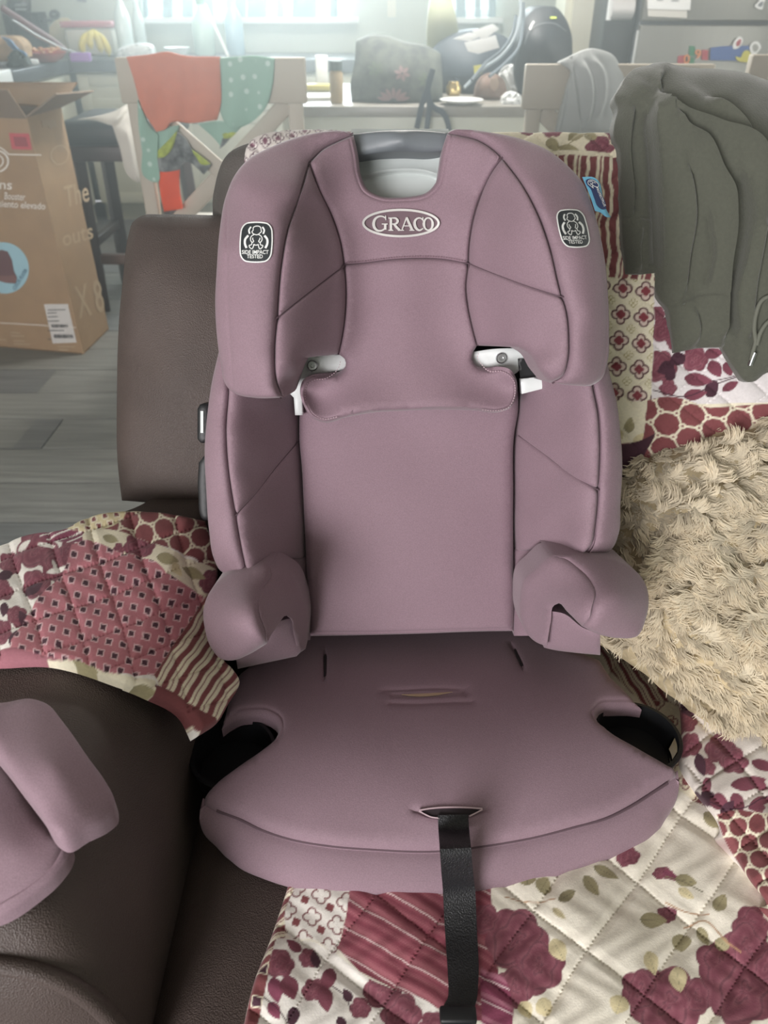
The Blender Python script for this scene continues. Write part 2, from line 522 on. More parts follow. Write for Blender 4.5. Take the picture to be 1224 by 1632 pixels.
# back wall with two window openings
W1, W2, WZ0, WZ1 = (-1.43, -0.19), (0.345, 0.66), 1.03, 2.1
cells = []
xs = [XL, W1[0], W1[1], W2[0], W2[1], XR]
for i in range(5):
    x0, x1 = xs[i], xs[i + 1]
    if i in (1, 3):
        cells.append(g_box(((x0 + x1) / 2, YB + .07, WZ0 / 2), (x1 - x0, .14, WZ0)))
        cells.append(g_box(((x0 + x1) / 2, YB + .07, (WZ1 + ZC) / 2), (x1 - x0, .14, ZC - WZ1)))
    else:
        cells.append(g_box(((x0 + x1) / 2, YB + .07, ZC / 2), (x1 - x0, .14, ZC)))
V, F = join(cells); struct('wall_back', V, F, WALLM)
GL, nt_, bb_ = new_mat('window_glass')
nt_.nodes.remove(bb_)
g1, g2, g3 = nt_.nodes.new('ShaderNodeBsdfTransparent'), nt_.nodes.new('ShaderNodeBsdfGlossy'), nt_.nodes.new('ShaderNodeMixShader')
g1.inputs[0].default_value = (.95, .98, .98, 1); g2.inputs['Roughness'].default_value = .02; g3.inputs[0].default_value = .06
nt_.links.new(g1.outputs[0], g3.inputs[1]); nt_.links.new(g2.outputs[0], g3.inputs[2]); nt_.links.new(g3.outputs[0], nt_.nodes['Material Output'].inputs[0])
def window(n, x0, x1, muntins):
    cx = (x0 + x1) / 2
    parts = [g_box((cx, YB + .05, WZ0 + .02), (x1 - x0, .09, .04)), g_box((cx, YB + .05, WZ1 - .02), (x1 - x0, .09, .04)),
             g_box((x0 + .02, YB + .05, (WZ0 + WZ1) / 2), (.04, .085, WZ1 - WZ0)), g_box((x1 - .02, YB + .05, (WZ0 + WZ1) / 2), (.04, .085, WZ1 - WZ0))]
    V, F = join(parts); w = struct('window_%d' % n, V, F, GLASS_FRAME)
    for x in muntins:
        V, F = g_box((x, YB + .05, (WZ0 + WZ1) / 2), (.035, .05, WZ1 - WZ0 - .08)); mk('muntin', V, F, GLASS_FRAME, w, smooth=False)
    V, F = g_box((cx, YB + .06, (WZ0 + WZ1) / 2), (x1 - x0 - .08, .004, WZ1 - WZ0 - .08)); mk('pane', V, F, GL, w, smooth=False)
    V, F = g_box((cx, YB - .03, WZ0 - .015), (x1 - x0 + .08, .10, .03), bev=.004); mk('sill', V, F, GLASS_FRAME, w, smooth=False)
    return w
window(1, *W1, [-1.02, -.60]); window(2, *W2, [])
V, F = g_box((.045, YB - .012, (WZ0 + ZC) / 2), (.05, .024, ZC - WZ0)); struct('trim_1', V, F, TRIMM)
# floor: separate planks over a slab
V, F = g_box(((XL + XR) / 2, (YF + YB) / 2, -.056), (XR - XL, YB - YF, .10)); floor = struct('floor', V, F, mat('plank_joint', '#26282a', .9))
PL = []
for k, c in enumerate(('#757774', '#6d706f', '#7b7d79', '#686b6b')):
    PL.append(mat('grey_oak_plank', c, .5, .30, 3.0, .15, 60, stretch=(1.2, 16, 1), bd=.0008, spec=.4, detail=6))
rng = random.Random(4)
pw, plen = .195, 1.22
meshes = []
for m_ in PL:
    V, F = g_box((0, 0, 0), (plen - .004, pw - .004, .012), bev=.0015)
    me = bpy.data.meshes.new('plank'); me.from_pydata(V.tolist(), [], F); me.materials.append(m_); me.shade_flat(); meshes.append(me)
y = 1.415
row = 0
while y < YB - .1:
    x = XL + rng.uniform(-.9, 0)
    if abs(y - 2.0) < .1: x = -1.045 - plen * 2 + plen * 0
    while x < XR - .3:
        o = bpy.data.objects.new('plank', meshes[rng.randrange(4)]); COL.objects.link(o); o.parent = floor
        xc = max(XL + plen / 2, min(XR - plen / 2, x + plen / 2))
        o.location = tuple(np.array([xc, y + pw / 2, -.0062 + rng.uniform(0, .0004)]) - WLOC['floor'])
        x += plen
    y += pw; row += 1
# ------------------------------------------------------------------ booster seat
BK = Frame((0.05, 0.611, CAMZ - 0.593), (0, -0.488, 0.19))       # back plane
ST = Frame((0.05, 0.60, CAMZ - 0.593), (0, 0, 1))                # seat plane
seat = thing('booster_seat', (0.055, 0.52, CAMZ - 0.668),
             'mauve high-back child booster seat standing on the sofa in the middle', 'booster seat')

headN = surf([
    (640, 230, .028), (640, 330, .028), (640, 420, .032), (640, 500, .034), (640, 570, .038), (640, 655, .050), (560, 650, .052), (730, 650, .052),
    (480, 620, .042), (826, 615, .042), (515, 672, .044), (800, 655, .044),
    (560, 250, .034), (712, 240, .034), (570, 330, .032), (720, 330, .032),
    (548, 421, .040), (551, 470, .040), (540, 560, .040), (526, 337, .042), (748, 421, .040), (745, 470, .040), (762, 550, .040), (769, 306, .042),
    (492, 257, .060), (802, 249, .060), (565, 212, .034), (720, 208, .034), (520, 208, .040), (770, 207, .040),
    (470, 218, .046), (420, 240, .058), (393, 252, .062), (835, 219, .048), (879, 238, .058), (912, 264, .064),
    (476, 309, .092), (457, 365, .112), (446, 424, .124), (440, 506, .130), (436, 559, .132), (439, 609, .130),
    (835, 293, .092), (860, 340, .112), (879, 393, .124), (894, 456, .130), (907, 502, .132), (910, 540, .134), (905, 590, .130),
    (410, 300, .100), (400, 400, .124), (400, 500, .132), (402, 600, .128), (402, 634, .118), (448, 633, .124),
    (885, 300, .092), (925, 400, .126), (940, 500, .132), (938, 590, .126), (915, 613, .120),
    (356, 312, .066), (347, 365, .086), (342, 424, .098), (340, 487, .102), (342, 540, .102), (350, 590, .100), (364, 622, .100),
    (375, 300, .084), (366, 400, .114), (366, 500, .120), (369, 580, .118),
    (946, 324, .072), (960, 368, .086), (969, 415, .098), (974, 471, .102), (976, 527, .102), (972, 580, .100), (955, 612, .100),
    (950, 400, .112), (958, 480, .118), (959, 560, .116),
    (495, 400, .090), (500, 470, .088), (500, 540, .088), (485, 330, .076), (470, 590, .112),
    (800, 400, .084), (812, 470, .090), (820, 540, .092), (795, 320, .066), (850, 480, .112), (865, 560, .116), (860, 590, .118)])

inner_l = [(492, 257, 1), (476, 309), (457, 365), (446.6, 424), (440, 506), (436, 559), (439, 609), (448, 635, 1)]
outer_l = [(404, 635.5), (371, 628), (359, 618), (348, 577), (342, 534), (339.4, 487), (342, 424), (346.6, 365), (356, 312), (371.6, 275), (393, 250), (430, 230), (470, 215), (520, 205), (548, 205), (563, 212, 1)]
inner_r = [(802, 249, 1), (835, 293), (860, 340), (879, 393), (894, 456), (907, 502), (910, 540), (908, 577), (900.6, 599), (880, 611, 1)]
outer_r = [(920, 615.5), (947.5, 615), (963, 605), (972.5, 580), (975.6, 527), (974, 471), (969, 415), (960, 368), (947.5, 324), (932, 287), (910, 262), (879, 237), (835, 218), (785, 207), (740, 202), (722, 203), (714, 209, 1)]
top_l = [(512, 237)]
top_r = [(732, 213), (763, 221), (785, 234)]
cen_l = [(492, 257, 1), (507.5, 299), (526, 337), (542, 384), (548, 421), (551, 456), (549.7, 502), (545, 537), (539, 565, 1)]
cen_r = [(802, 249, 1), (788, 268), (769, 306), (757, 343), (749, 390), (747.5, 421), (744, 456), (747.5, 490), (754, 521), (762, 551, 1)]

pad('headrest_wing', inner_l + outer_l + top_l, BK, headN, M['mauve'], seat, thick=.075, dip=.009, dipw=3.2, step=8,
    seams=[([(362, 300), (360.6, 377), (361.6, 456), (366, 549), (372, 626)], .0012, 2.0)])
pad('headrest_wing', inner_r + outer_r + top_r, BK, headN, M['mauve'], seat, thick=.075, dip=.009, dipw=3.2, step=8,
    seams=[([(957, 385), (964, 440), (967, 520), (964, 575), (955, 608)], .0012, 2.0)])
pad('wing_insert', inner_l[:-1] + [(448, 635, 1), (457.5, 631), (465, 615), (473, 590), (482, 571, 1), (510, 568)] + cen_l[::-1][:-1], BK, headN, M['mauve'], seat,
    thick=.05, dip=.009, dipw=3.2, step=8, seams=[([(440, 508), (475, 480), (515, 449), (548, 424)], .0045, 3.4)])
pad('wing_insert', inner_r[:-1] + [(880, 611, 1), (863, 590), (847.5, 565), (829, 554, 1), (790, 552)] + cen_r[::-1][:-1], BK, headN, M['mauve'], seat,
    thick=.05, dip=.009, dipw=3.2, step=8, seams=[([(749, 421), (790, 437), (850, 459), (898, 474)], .0045, 3.4)])
notch = [(563, 212, 1), (570, 243), (575, 277), (585.6, 299), (603, 309), (641, 312), (660, 310), (679, 305), (695, 289), (702, 259), (707, 230), (714, 209, 1)]
lip_r = [(762, 551, 1), (756, 561), (754, 573), (760, 583), (774, 587), (797.5, 585), (813, 588), (826, 600), (830, 618), (827, 638), (819, 652), (804, 659), (754, 657), (694, 656)]
lip_l = [(640, 658), (601, 660), (552, 668), (514, 677), (495, 669), (480, 647), (475, 621), (480, 607), (495, 599), (520, 596), (542, 592), (550, 584), (549, 573), (539, 565, 1)]
mid_seam = [(548, 422), (585.6, 418.5), (620, 414), (664, 411.5), (707, 413), (747.5, 420)]
pad('headrest_center', notch + top_r + cen_r[:-1] + lip_r + lip_l + cen_l[::-1][1:-1] + [(492, 257, 1)] + top_l, BK, headN, M['mauve'], seat,
    thick=.028, dip=.008, dipw=3.4, step=8, extra=lambda u, v, d: -.011 * np.exp(-(d / 5.5) ** 2) * np.clip((v - 585) / 15, 0, 1),
    seams=[(mid_seam, .0035, 3.0),
           ([(764, 560), (761, 571), (766, 579), (780, 592), (798, 592), (810, 597), (819, 608), (821, 622), (817, 640), (809, 650), (796, 654), (762, 653)], .0020, 2.4),
           ([(543, 573), (541, 583), (520, 603), (498, 607), (489, 613), (486, 628), (489, 645), (499, 661), (516, 668), (540, 664)], .0020, 2.4),
           ([(556, 215), (563, 248), (568, 280), (579, 305), (600, 317), (641, 320), (681, 314), (702, 296), (710, 262), (715, 232), (722, 212)], .0015, 2.2)])
stitches('stitching', [(x, y - 3.0) for x, y in mid_seam], BK, headN, M['mauve_dark'], seat)
def inset(path, du, dv): return [(p[0] + du, p[1] + dv) for p in path]
stitches('stitching', [(764, 560), (761, 571), (766, 579), (780, 592), (798, 592), (810, 597), (819, 608), (821, 622), (817, 640), (809, 650), (796, 654), (762, 653)], BK, headN, M['thread'], seat)
stitches('stitching', [(543, 573), (541, 583), (520, 603), (498, 607), (489, 613), (486, 628), (489, 645), (499, 661), (516, 668), (540, 664)], BK, headN, M['thread'], seat)

# carry handle at the top
bar = pad('carry_handle', [(558, 213, 1), (600, 208), (645, 206), (690, 208), (716, 211, 1), (712, 238, 1), (690, 241), (640, 240), (592, 243), (566, 248, 1)], BK,
          surf([(560, 213, .012), (716, 211, .012), (640, 206, .016), (640, 224, .022), (570, 245, .014), (708, 240, .014), (640, 242, .014)]), M['dark_grey_plastic'], seat, thick=.03, dip=.003, dipw=3, step=7)
pad('handle_back_plate', [(560, 205, 1), (715, 205, 1), (715, 318, 1), (560, 318, 1)], BK, surf([(560, 205, -.016), (715, 205, -.016), (640, 260, -.022), (560, 318, -.014), (715, 318, -.014)]),
    M['pale_plastic'], seat, thick=.01, dip=.001, step=9, folds=[([(705, 286), (680, 277), (640, 274), (600, 279), (575, 288)], .006, 12)])

# backrest
backN = surf([(640, 670, -.004), (640, 800, .010), (640, 950, .014), (640, 1012, .012), (484, 680, -.002), (484, 850, -.002), (490, 1000, .000), (822, 680, -.002), (820, 850, -.002), (820, 1000, .000),
              (560, 830, .008), (740, 830, .008), (640, 620, .002), (500, 620, -.004), (810, 620, -.004)])
pad('backrest_panel', [(478, 625, 1), (476, 668), (476, 703), (480, 751), (483, 815), (486, 878), (490, 958), (493, 1018, 1), (560, 1017), (679, 1014), (760, 1011), (820, 1010, 1), (821, 952), (820, 887), (820, 789), (822, 691), (828, 655), (828, 625, 1)],
    BK, backN, M['mauve'], seat, thick=.035, dip=.008, dipw=5, step=9, seams=[([(496, 1009), (600, 1009), (700, 1006), (817, 1003)], .002, 2.2)])
boltN = surf([(346, 566, .06), (335, 608, .066), (327, 665, .072), (323, 719, .074), (326, 783, .076), (330, 847, .080), (338, 894, .080), (364, 921, .082),
              (362, 624, .086), (358, 687, .094), (362, 751, .098), (373, 821, .102), (383, 878, .104), (391, 917, .104), (405, 917, .100), (340, 720, .090), (345, 850, .094), (362, 570, .07),
              (400, 650, .066), (400, 750, .074), (410, 850, .080), (440, 650, .030), (440, 750, .034), (448, 850, .038), (430, 904, .07), (476, 640, -.012), (477, 703, -.012), (482, 800, -.012), (486, 890, -.012), (455, 895, .03), (490, 960, -.012),
              (977, 602, .064), (987, 642, .070), (993, 691, .074), (996, 740, .076), (993, 805, .078), (990, 854, .080), (975, 882, .082), (950, 890, .085),
              (948, 616, .086), (956, 658, .092), (959, 707, .096), (957, 772, .100), (952, 838, .102), (946, 870, .103), (934, 887, .100), (978, 720, .088), (974, 830, .092), (955, 585, .075),
              (900, 650, .058), (905, 740, .066), (900, 830, .072), (860, 650, .024), (860, 740, .028), (858, 830, .034), (828, 650, -.012), (823, 700, -.012), (821, 800, -.012), (823, 885, -.012), (862, 878, .035), (900, 878, .072), (822, 950, -.012)])
sl = [(362, 575), (362, 624), (358, 687), (362, 751), (373, 821), (383, 878), (392, 920, 1)]
pad('side_bolster', [(346, 560, 1)] + [(362, 560, 1)] + sl + [(364, 921.5), (348, 913), (338, 894), (330, 847), (325.5, 783), (323, 719), (327, 665), (335, 608)], BK, boltN, M['mauve'], seat, thick=.07, dip=.008, dipw=3.2, step=8)
pad('bolster_insert', [(362, 560, 1)] + sl + [(406, 920), (427, 906), (446.5, 897), (485, 893, 1), (483, 815), (478, 751), (474, 703), (473, 640), (473, 560, 1)], BK, boltN, M['mauve'], seat, thick=.05, dip=.008, dipw=3.2, step=8,
    seams=[([(375, 822), (405, 790), (440, 745), (476, 703)], .005, 3.2)])
sr = [(945, 580), (948, 616), (956, 658), (959, 707), (957, 772), (952, 838), (946, 870), (932, 888, 1)]
pad('side_bolster', [(970, 570, 1), (945, 570, 1)] + sr + [(964, 888), (980, 877), (990, 854), (993, 805), (996, 740), (993, 691), (987, 642), (977, 602)], BK, boltN, M['mauve'], seat, thick=.07, dip=.008, dipw=3.2, step=8)
pad('bolster_insert', [(945, 570, 1)] + sr + [(915, 883.5), (895, 878), (862.6, 878.6), (823, 882, 1), (821, 789), (823, 694), (829, 655), (832, 640, 1), (845, 600, 1), (845, 570, 1)], BK, boltN, M['mauve'], seat, thick=.05, dip=.008, dipw=3.2, step=8,
    seams=[([(826, 694), (870, 726), (915, 760), (955, 782)], .005, 3.2)])
lowN = surf([(484, 890, -.012), (440, 900, .03), (430, 960, .05), (490, 960, -.010), (490, 1020, .0), (455, 1010, .03)])
pad('lower_side_panel', [(425, 896, 1), (488, 890, 1), (491, 960), (494, 1022, 1), (420, 1022, 1)], BK, lowN, M['mauve'], seat, thick=.03, dip=.003, step=9)
lowR = surf([(823, 880, -.012), (890, 880, .05), (900, 940, .06), (821, 950, -.010), (821, 1015, .0), (860, 1010, .03)])
pad('lower_side_panel', [(820, 878, 1), (905, 876, 1), (905, 1015, 1), (820, 1015, 1)], BK, lowR, M['mauve'], seat, thick=.03, dip=.003, step=9)
pad('back_shell', [(372, 360, 1), (420, 335), (560, 325), (740, 325), (880, 335), (935, 360), (958, 470), (966, 640), (970, 850), (930, 985, 1), (400, 985, 1), (352, 850), (352, 640), (358, 470)], BK,
    -.04, M['black_plastic'], seat, thick=.03, dip=.002, step=30)

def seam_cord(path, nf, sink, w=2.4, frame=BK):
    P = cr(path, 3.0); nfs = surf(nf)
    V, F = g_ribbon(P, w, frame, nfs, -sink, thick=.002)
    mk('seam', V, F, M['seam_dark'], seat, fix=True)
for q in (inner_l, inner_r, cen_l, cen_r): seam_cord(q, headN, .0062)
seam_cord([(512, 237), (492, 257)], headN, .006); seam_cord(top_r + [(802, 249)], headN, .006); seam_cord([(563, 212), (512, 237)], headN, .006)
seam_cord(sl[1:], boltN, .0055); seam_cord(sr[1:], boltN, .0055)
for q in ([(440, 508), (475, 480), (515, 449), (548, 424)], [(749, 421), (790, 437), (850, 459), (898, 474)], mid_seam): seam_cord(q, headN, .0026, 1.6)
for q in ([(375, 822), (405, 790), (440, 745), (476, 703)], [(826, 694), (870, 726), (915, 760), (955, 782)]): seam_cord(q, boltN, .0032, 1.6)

# white brackets seen through the gaps of the headrest cover
bl = pad('headrest_bracket', [(462, 628, 1), (478, 585), (486, 570), (520, 566), (556, 566, 1), (556, 588, 1), (510, 600), (484, 625), (482, 662, 1), (470, 662, 1), (468, 634, 1)], BK,
         surf([(470, 640, .012), (490, 580, .018), (550, 570, .014), (480, 655, .010)]), M['white_plastic'], seat, thick=.008, dip=.0015, dipw=3, step=8)
br = pad('headrest_bracket', [(748, 562, 1), (790, 556), (835, 556), (868, 560, 1), (875, 572, 1), (835, 575), (828, 590), (748, 592, 1)], BK,
         surf([(750, 570, .016), (800, 570, .020), (860, 565, .018), (760, 590, .014)]), M['white_plastic'], seat, thick=.008, dip=.0015, dipw=3, step=8)
pad('headrest_guide', [(830, 604, 1), (905, 596, 1), (915, 608, 1), (880, 616, 1), (832, 628, 1)], BK, .030, M['white_plastic'], seat, thick=.008, dip=.001, dipw=3, step=8)
pad('headrest_slot', [(826, 572, 1), (885, 572, 1), (900, 608, 1), (830, 610, 1)], BK, .022, M['black_plastic'], seat, thick=.004, dip=0.0, step=9)
pad('headrest_slot_rib', [(842, 579, 1), (868, 579, 1), (868, 584, 1), (842, 584, 1)], BK, .0245, M['white_plastic'], seat, thick=.003, dip=0.0, step=9)
for (x, y), n, b in (((498, 583), .0215, bl), ((799, 571), .0235, br)):
    c = BK(np.array(x), np.array(y), n)
    ex = np.array([1.0, 0, 0]); ey = np.cross(BK.n, ex)
    a = np.arange(16) * 2 * math.pi / 16
    rings = [c + BK.n * h + r * (np.cos(a)[:, None] * ex + np.sin(a)[:, None] * ey) for r, h in ((.0052, -.003), (.0052, .0), (.0042, .0012), (.002, .0012), (.0016, -.0004))]
    V, F = g_grid(np.array(rings), closed_v=True); F.append([4 * 16 + j for j in range(16)])
    mk('screw', V, F, M['steel'], b, fix=True)

# logo badge
badgeN = lambda u, v: headN(u, v)
t = np.linspace(0, 2 * math.pi, 64, endpoint=False)
oval = np.stack([639 + 60 * np.cos(t), 355.5 + 21 * np.sin(t)], -1)
badge = pad('logo_badge', oval, BK, lambda u, v: headN(u, v) + .0012, M['badge_ground'], seat, thick=.003, dip=0.0, step=8, raw=True)
V, F = g_ribbon(oval, 3.6, BK, headN, .0032, True, .003)
mk('badge_rim', V, F, M['silver'], badge, fix=True)
def letter(strokes):
    parts = []
    for k, (pts, w) in enumerate(strokes):
        P = cr(pts, 1.5); wv = np.interp(np.linspace(0, 1, len(P)), np.linspace(0, 1, len(w)), w)
        parts.append(g_ribbon(P, wv, BK, headN, .0030 + k * .00003, thick=.0022))
    V, F = join(parts); return mk('letter', V, F, M['silver'], badge, fix=True)
# G R A C O, serif capitals
letter([([(615, 348), (610, 345), (604, 345), (598, 349), (595.5, 356), (597, 363), (602, 367.5), (608, 367.5), (614, 364)], [2, 2.4, 3, 4, 4.6, 4.4, 3.4, 2.6, 2.6]), ([(614.5, 343.5, 1), (615, 351)], [1.8, 1.4]), ([(614, 357, 1), (614, 366)], [4, 4]), ([(608.5, 357, 1), (618, 357)], [1.8, 1.8])])
letter([([(623, 347.5, 1), (623, 367)], [4, 4]), ([(619, 367, 1), (627, 367)], [1.6, 1.6]), ([(619, 347.5, 1), (630, 347.5)], [1.8, 1.8]), ([(625, 347.5), (631, 348), (634, 352), (631, 356.5), (625, 357)], [1.8, 3, 4, 3, 1.6]), ([(628, 357, 1), (632, 362), (637, 367)], [3.4, 4, 3.6]), ([(634, 367, 1), (640, 367)], [1.6, 1.6])])
letter([([(648, 346.5, 1), (640.5, 367)], [2, 2]), ([(648, 346.5, 1), (657, 367)], [3.6, 4.4]), ([(643.5, 360, 1), (654, 360)], [1.6, 1.6]), ([(637.5, 367, 1), (644, 367)], [1.5, 1.5]), ([(652.5, 367, 1), (660.5, 367)], [1.6, 1.6])])
letter([([(674, 350.5), (670, 347.5), (665.5, 348), (661.5, 352), (661, 358), (663.5, 364), (668.5, 367), (674.5, 364)], [2, 2.2, 3, 4, 4.4, 4, 2.8, 1.8]), ([(674, 346, 1), (674.3, 353)], [1.8, 1.3])])
tt = np.linspace(0, 2 * math.pi, 25)
letter([(list(zip(682.6 + 7.0 * np.cos(tt), 357 + 9.8 * np.sin(tt))), [4.2, 3.2, 2.2, 3.2, 4.4, 3.2, 2.2, 3.2, 4.2])])

# side impact labels
def impact_label(c, ex, ey):
    A = lambda p: (c[0] + p[0] * ex[0] + p[1] * ey[0], c[1] + p[0] * ex[1] + p[1] * ey[1])
    out = [A(p) for p in rrect(0, 0, 1, 1, .52, 6)]
    lab = pad('side_impact_label', out, BK, lambda u, v: headN(u, v) + .0006, M['label_black'], seat, thick=.0012, dip=0.0, step=7)
    rim = cr([A(p) for p in rrect(0, 0, .98, .98, .52, 6)], 2.0, True)
    V, F = g_ribbon(rim, 2.0, BK, headN, .0014, True, .0008); mk('label_border', V, F, M['label_white'], lab)
    U = lambda L: [A(((x - 590) / 312, (y - 800) / 390)) for x, y in L]
    mir = lambda L: [(1180 - x, y) for x, y in L]
    head = [(520, 630), (500, 592), (520, 570), (525, 512), (560, 488), (600, 482), (645, 490), (672, 520), (678, 560), (690, 585), (668, 608), (635, 640), (590, 655), (545, 642), (520, 630)]
    arm = [(545, 648), (495, 682), (475, 730), (485, 775), (515, 802), (542, 785), (522, 745), (520, 712)]
    foot = [(510, 802), (500, 850), (455, 866), (462, 895), (515, 930), (540, 880), (550, 838), (562, 855), (590, 856)]
    parts = [g_ribbon(cr(U(L), 1.2), 1.35, BK, headN, .0014) for L in (head, arm, mir(arm), foot, mir(foot))]
    for L, w in (([(478, 498), (440, 562), (458, 636)], 2.6), ([(432, 668), (375, 740), (370, 830), (405, 915)], 3.4)):
        for q in (L, mir(L)): parts.append(g_ribbon(cr(U(q), 1.5), w, BK, headN, .0014))
    V, F = join(parts); props(mk('printed_figure', V, F, M['label_white'], lab), kind='stuff')
    o1 = A(((318 - 590) / 312, (1032 - 800) / 390)); o2 = A(((418 - 590) / 312, (1115 - 800) / 390))
    text_px('lettering', 'SIDE IMPACT', o1, (ex[0] * 1.68, ex[1] * 1.68 - .3), (-ey[0] * .19, -ey[1] * .19), BK, headN, M['label_white'], lab, .0014, True)
    text_px('lettering', 'TESTED', o2, (ex[0] * 1.0, ex[1] * 1.0), (-ey[0] * .19, -ey[1] * .19), BK, headN, M['label_white'], lab, .0014, True)
impact_label((408.2, 386), (25.3, 0.2), (-1.2, 31.6))
impact_label((913.5, 364), (22.6, -0.5), (6.8, 29.8))

# blue woven tag on the right wing
tagN = surf([(930, 285, .082), (950, 280, .074), (972, 345, .072), (948, 340, .086)])
tg = pad('woven_tag', [(928.5, 282, 1), (947, 283), (955, 290), (960, 310), (967, 335), (973.5, 346, 1), (968, 346), (957, 338), (949, 336, 1), (941, 312)], BK, tagN, mat('blue_woven_tag', '#6fb3d2', .7, .05, 300), seat, thick=.0015, dip=0.0, step=6)
V, F = g_pad([(934, 287), (940, 285), (948, 287), (953, 293), (955, 300), (966, 329), (966, 333), (961, 334), (953, 329), (947, 315), (941, 300), (935, 293)], BK, lambda u, v: tagN(u, v) + .0008, thick=.0008, dip=0, step=5)
mk('tag_print', V, F, mat('navy_print', '#26335e', .6), tg, fix=True)
V, F = join([g_ribbon(cr([(946, 300), (944, 296), (948, 297), (953, 298), (954, 295), (950, 290), (944, 287), (938, 288), (937, 292), (941, 296), (946, 300)], 1.2), .9, BK, tagN, .0014)] +
            [g_ribbon(cr(q, 1.0), .9, BK, tagN, .0014) for q in ([(939, 290), (943, 289), (945, 292), (941, 294)], [(946, 290), (949, 292)], [(941, 292), (946, 296)])])
props(mk('tag_emblem', V, F, M['label_white'], tg), kind='stuff')
text_px('lettering', 'PROTECTPLUS', (950, 299.5), (12.8, 30), (3.0, -1.7), BK, tagN, M['label_white'], tg, .0016, True)

# armrests
armL = surf([(429, 907, .105), (400, 914, .115), (351, 926, .112), (335, 942, .118), (322, 974, .126), (324, 1006, .134), (335, 1038, .140), (351, 1055, .142), (395, 1048, .150), (422, 1033, .155),
             (418, 939, .135), (410, 964, .165), (411, 984, .176), (419, 1006, .176), (424, 1027, .168), (375, 945, .142), (365, 985, .165), (375, 1020, .165), (345, 985, .148),
             (450, 914, .085), (469, 929, .070), (480, 955, .055), (488, 984, .045), (487, 1037, .040), (440, 960, .125), (450, 987, .120), (465, 990, .090), (436, 1010, .148)])
seamL = [(429, 907), (430, 923), (418, 939), (410, 964), (411.5, 984), (419.4, 1006), (424, 1030, 1)]
pad('armrest_roll', seamL + [(395.5, 1047), (367, 1057), (351, 1055), (335, 1038), (324, 1006), (322, 974), (335, 942), (353, 924), (385, 911)], BK, armL, M['mauve'], seat, thick=.08, dip=.006, dipw=3.2, step=8)
pad('armrest_inner_panel', seamL[:-1] + [(424, 1030, 1), (432, 1014), (440, 1003), (456, 985), (462, 990), (466, 1010), (474, 1046, 1), (486, 1038, 1), (488, 984), (480, 955), (469, 929), (450, 913.5)], BK, armL, M['mauve'], seat, thick=.05, dip=.006, dipw=3.2, step=8)
pad('armrest_base', [(374, 1045, 1), (420, 1030), (440, 995), (470, 985, 1), (480, 1040, 1), (472, 1048, 1), (425, 1058), (378, 1068, 1)], BK,
    surf([(380, 1066, .075), (420, 1058, .070), (472, 1048, .060), (440, 1000, .10), (380, 1040, .11), (470, 990, .075)]), M['mauve'], seat, thick=.06, dip=.003, dipw=4, step=8)
armR = surf([(882, 890, .100), (908, 888, .110), (960, 892, .115), (1000, 903, .118), (1023, 919, .122), (1036, 946, .128), (1037, 965, .132), (1032, 991, .138), (1019, 1017, .142), (987, 1021, .148), (954, 1014, .154), (930, 1003, .160),
             (921, 906, .128), (944, 929, .150), (952, 946, .166), (948, 968, .176), (941, 991, .174), (975, 915, .140), (990, 950, .165), (985, 990, .165), (1015, 955, .148),
             (856, 910, .080), (836, 929, .060), (832, 952, .050), (831, 985, .045), (838, 1008, .045), (900, 930, .125), (890, 962, .125), (870, 970, .095), (910, 975, .150)])
seamR = [(882, 890), (902, 893), (921, 906), (944, 929), (952, 945.6), (947.6, 968.5), (942, 990), (930, 1002, 1)]
pad('armrest_roll', seamR + [(954, 1014), (987, 1021), (1019.5, 1017.5), (1032.5, 991), (1037.5, 965), (1036, 945.6), (1023, 919.5), (1000, 903), (960.6, 892), (908, 887.5)], BK, armR, M['mauve'], seat, thick=.08, dip=.006, dipw=3.2, step=8)
pad('armrest_inner_panel', seamR + [(917, 989), (905, 977), (893, 965), (886, 968), (880, 995), (874, 1034, 1), (856, 1027), (838, 1008), (831, 985), (831.6, 952), (836.5, 929), (856, 910)], BK, armR, M['mauve'], seat, thick=.05, dip=.006, dipw=3.2, step=8)
pad('armrest_base', [(868, 1034, 1), (872, 975, 1), (900, 980), (930, 1002), (958, 1012, 1), (958, 1046, 1), (915, 1042), (880, 1037)], BK,
    surf([(870, 1034, .058), (915, 1042, .068), (956, 1046, .075), (890, 985, .10), (950, 1012, .11)]), M['mauve'], seat, thick=.06, dip=.003, dipw=4, step=8)

# seat cushion
front_seam = [(323.5, 1272, 1), (347, 1284), (384, 1298), (417, 1314), (457.5, 1328), (524.5, 1340), (591.5, 1345.5), (699, 1348.5), (768, 1341), (840, 1329), (912, 1311), (965.5, 1296), (1001.5, 1278), (1041, 1253), (1080, 1228, 1)]
seatN = surf([(380, 1070, -.016), (369, 1090, -.012), (355, 1147, -.010), (442, 1150, -.002), (400, 1134, -.006), (417, 1188, -.002), (374, 1218, -.006), (325, 1268, -.016), (384, 1298, -.018), (457, 1328, -.022), (591, 1345, -.025), (699, 1348, -.026), (840, 1329, -.024), (965, 1296, -.020), (1080, 1226, -.014),
              (1066, 1213, -.010), (1019, 1187, -.005), (955, 1140, -.002), (985, 1120, -.006), (1022, 1119, -.010), (998, 1095, -.010), (958, 1048, -.012), (700, 1030, -.034), (500, 1035, -.031), (880, 1030, -.031), (700, 1080, -.018), (700, 1140, -.004), (700, 1200, -.001), (560, 1150, -.003), (860, 1140, -.003), (700, 1260, -.006), (700, 1305, -.013), (500, 1240, -.004), (900, 1230, -.005), (500, 1290, -.012), (880, 1275, -.012), (400, 1270, -.010), (1010, 1225, -.010)])
slotcols = []
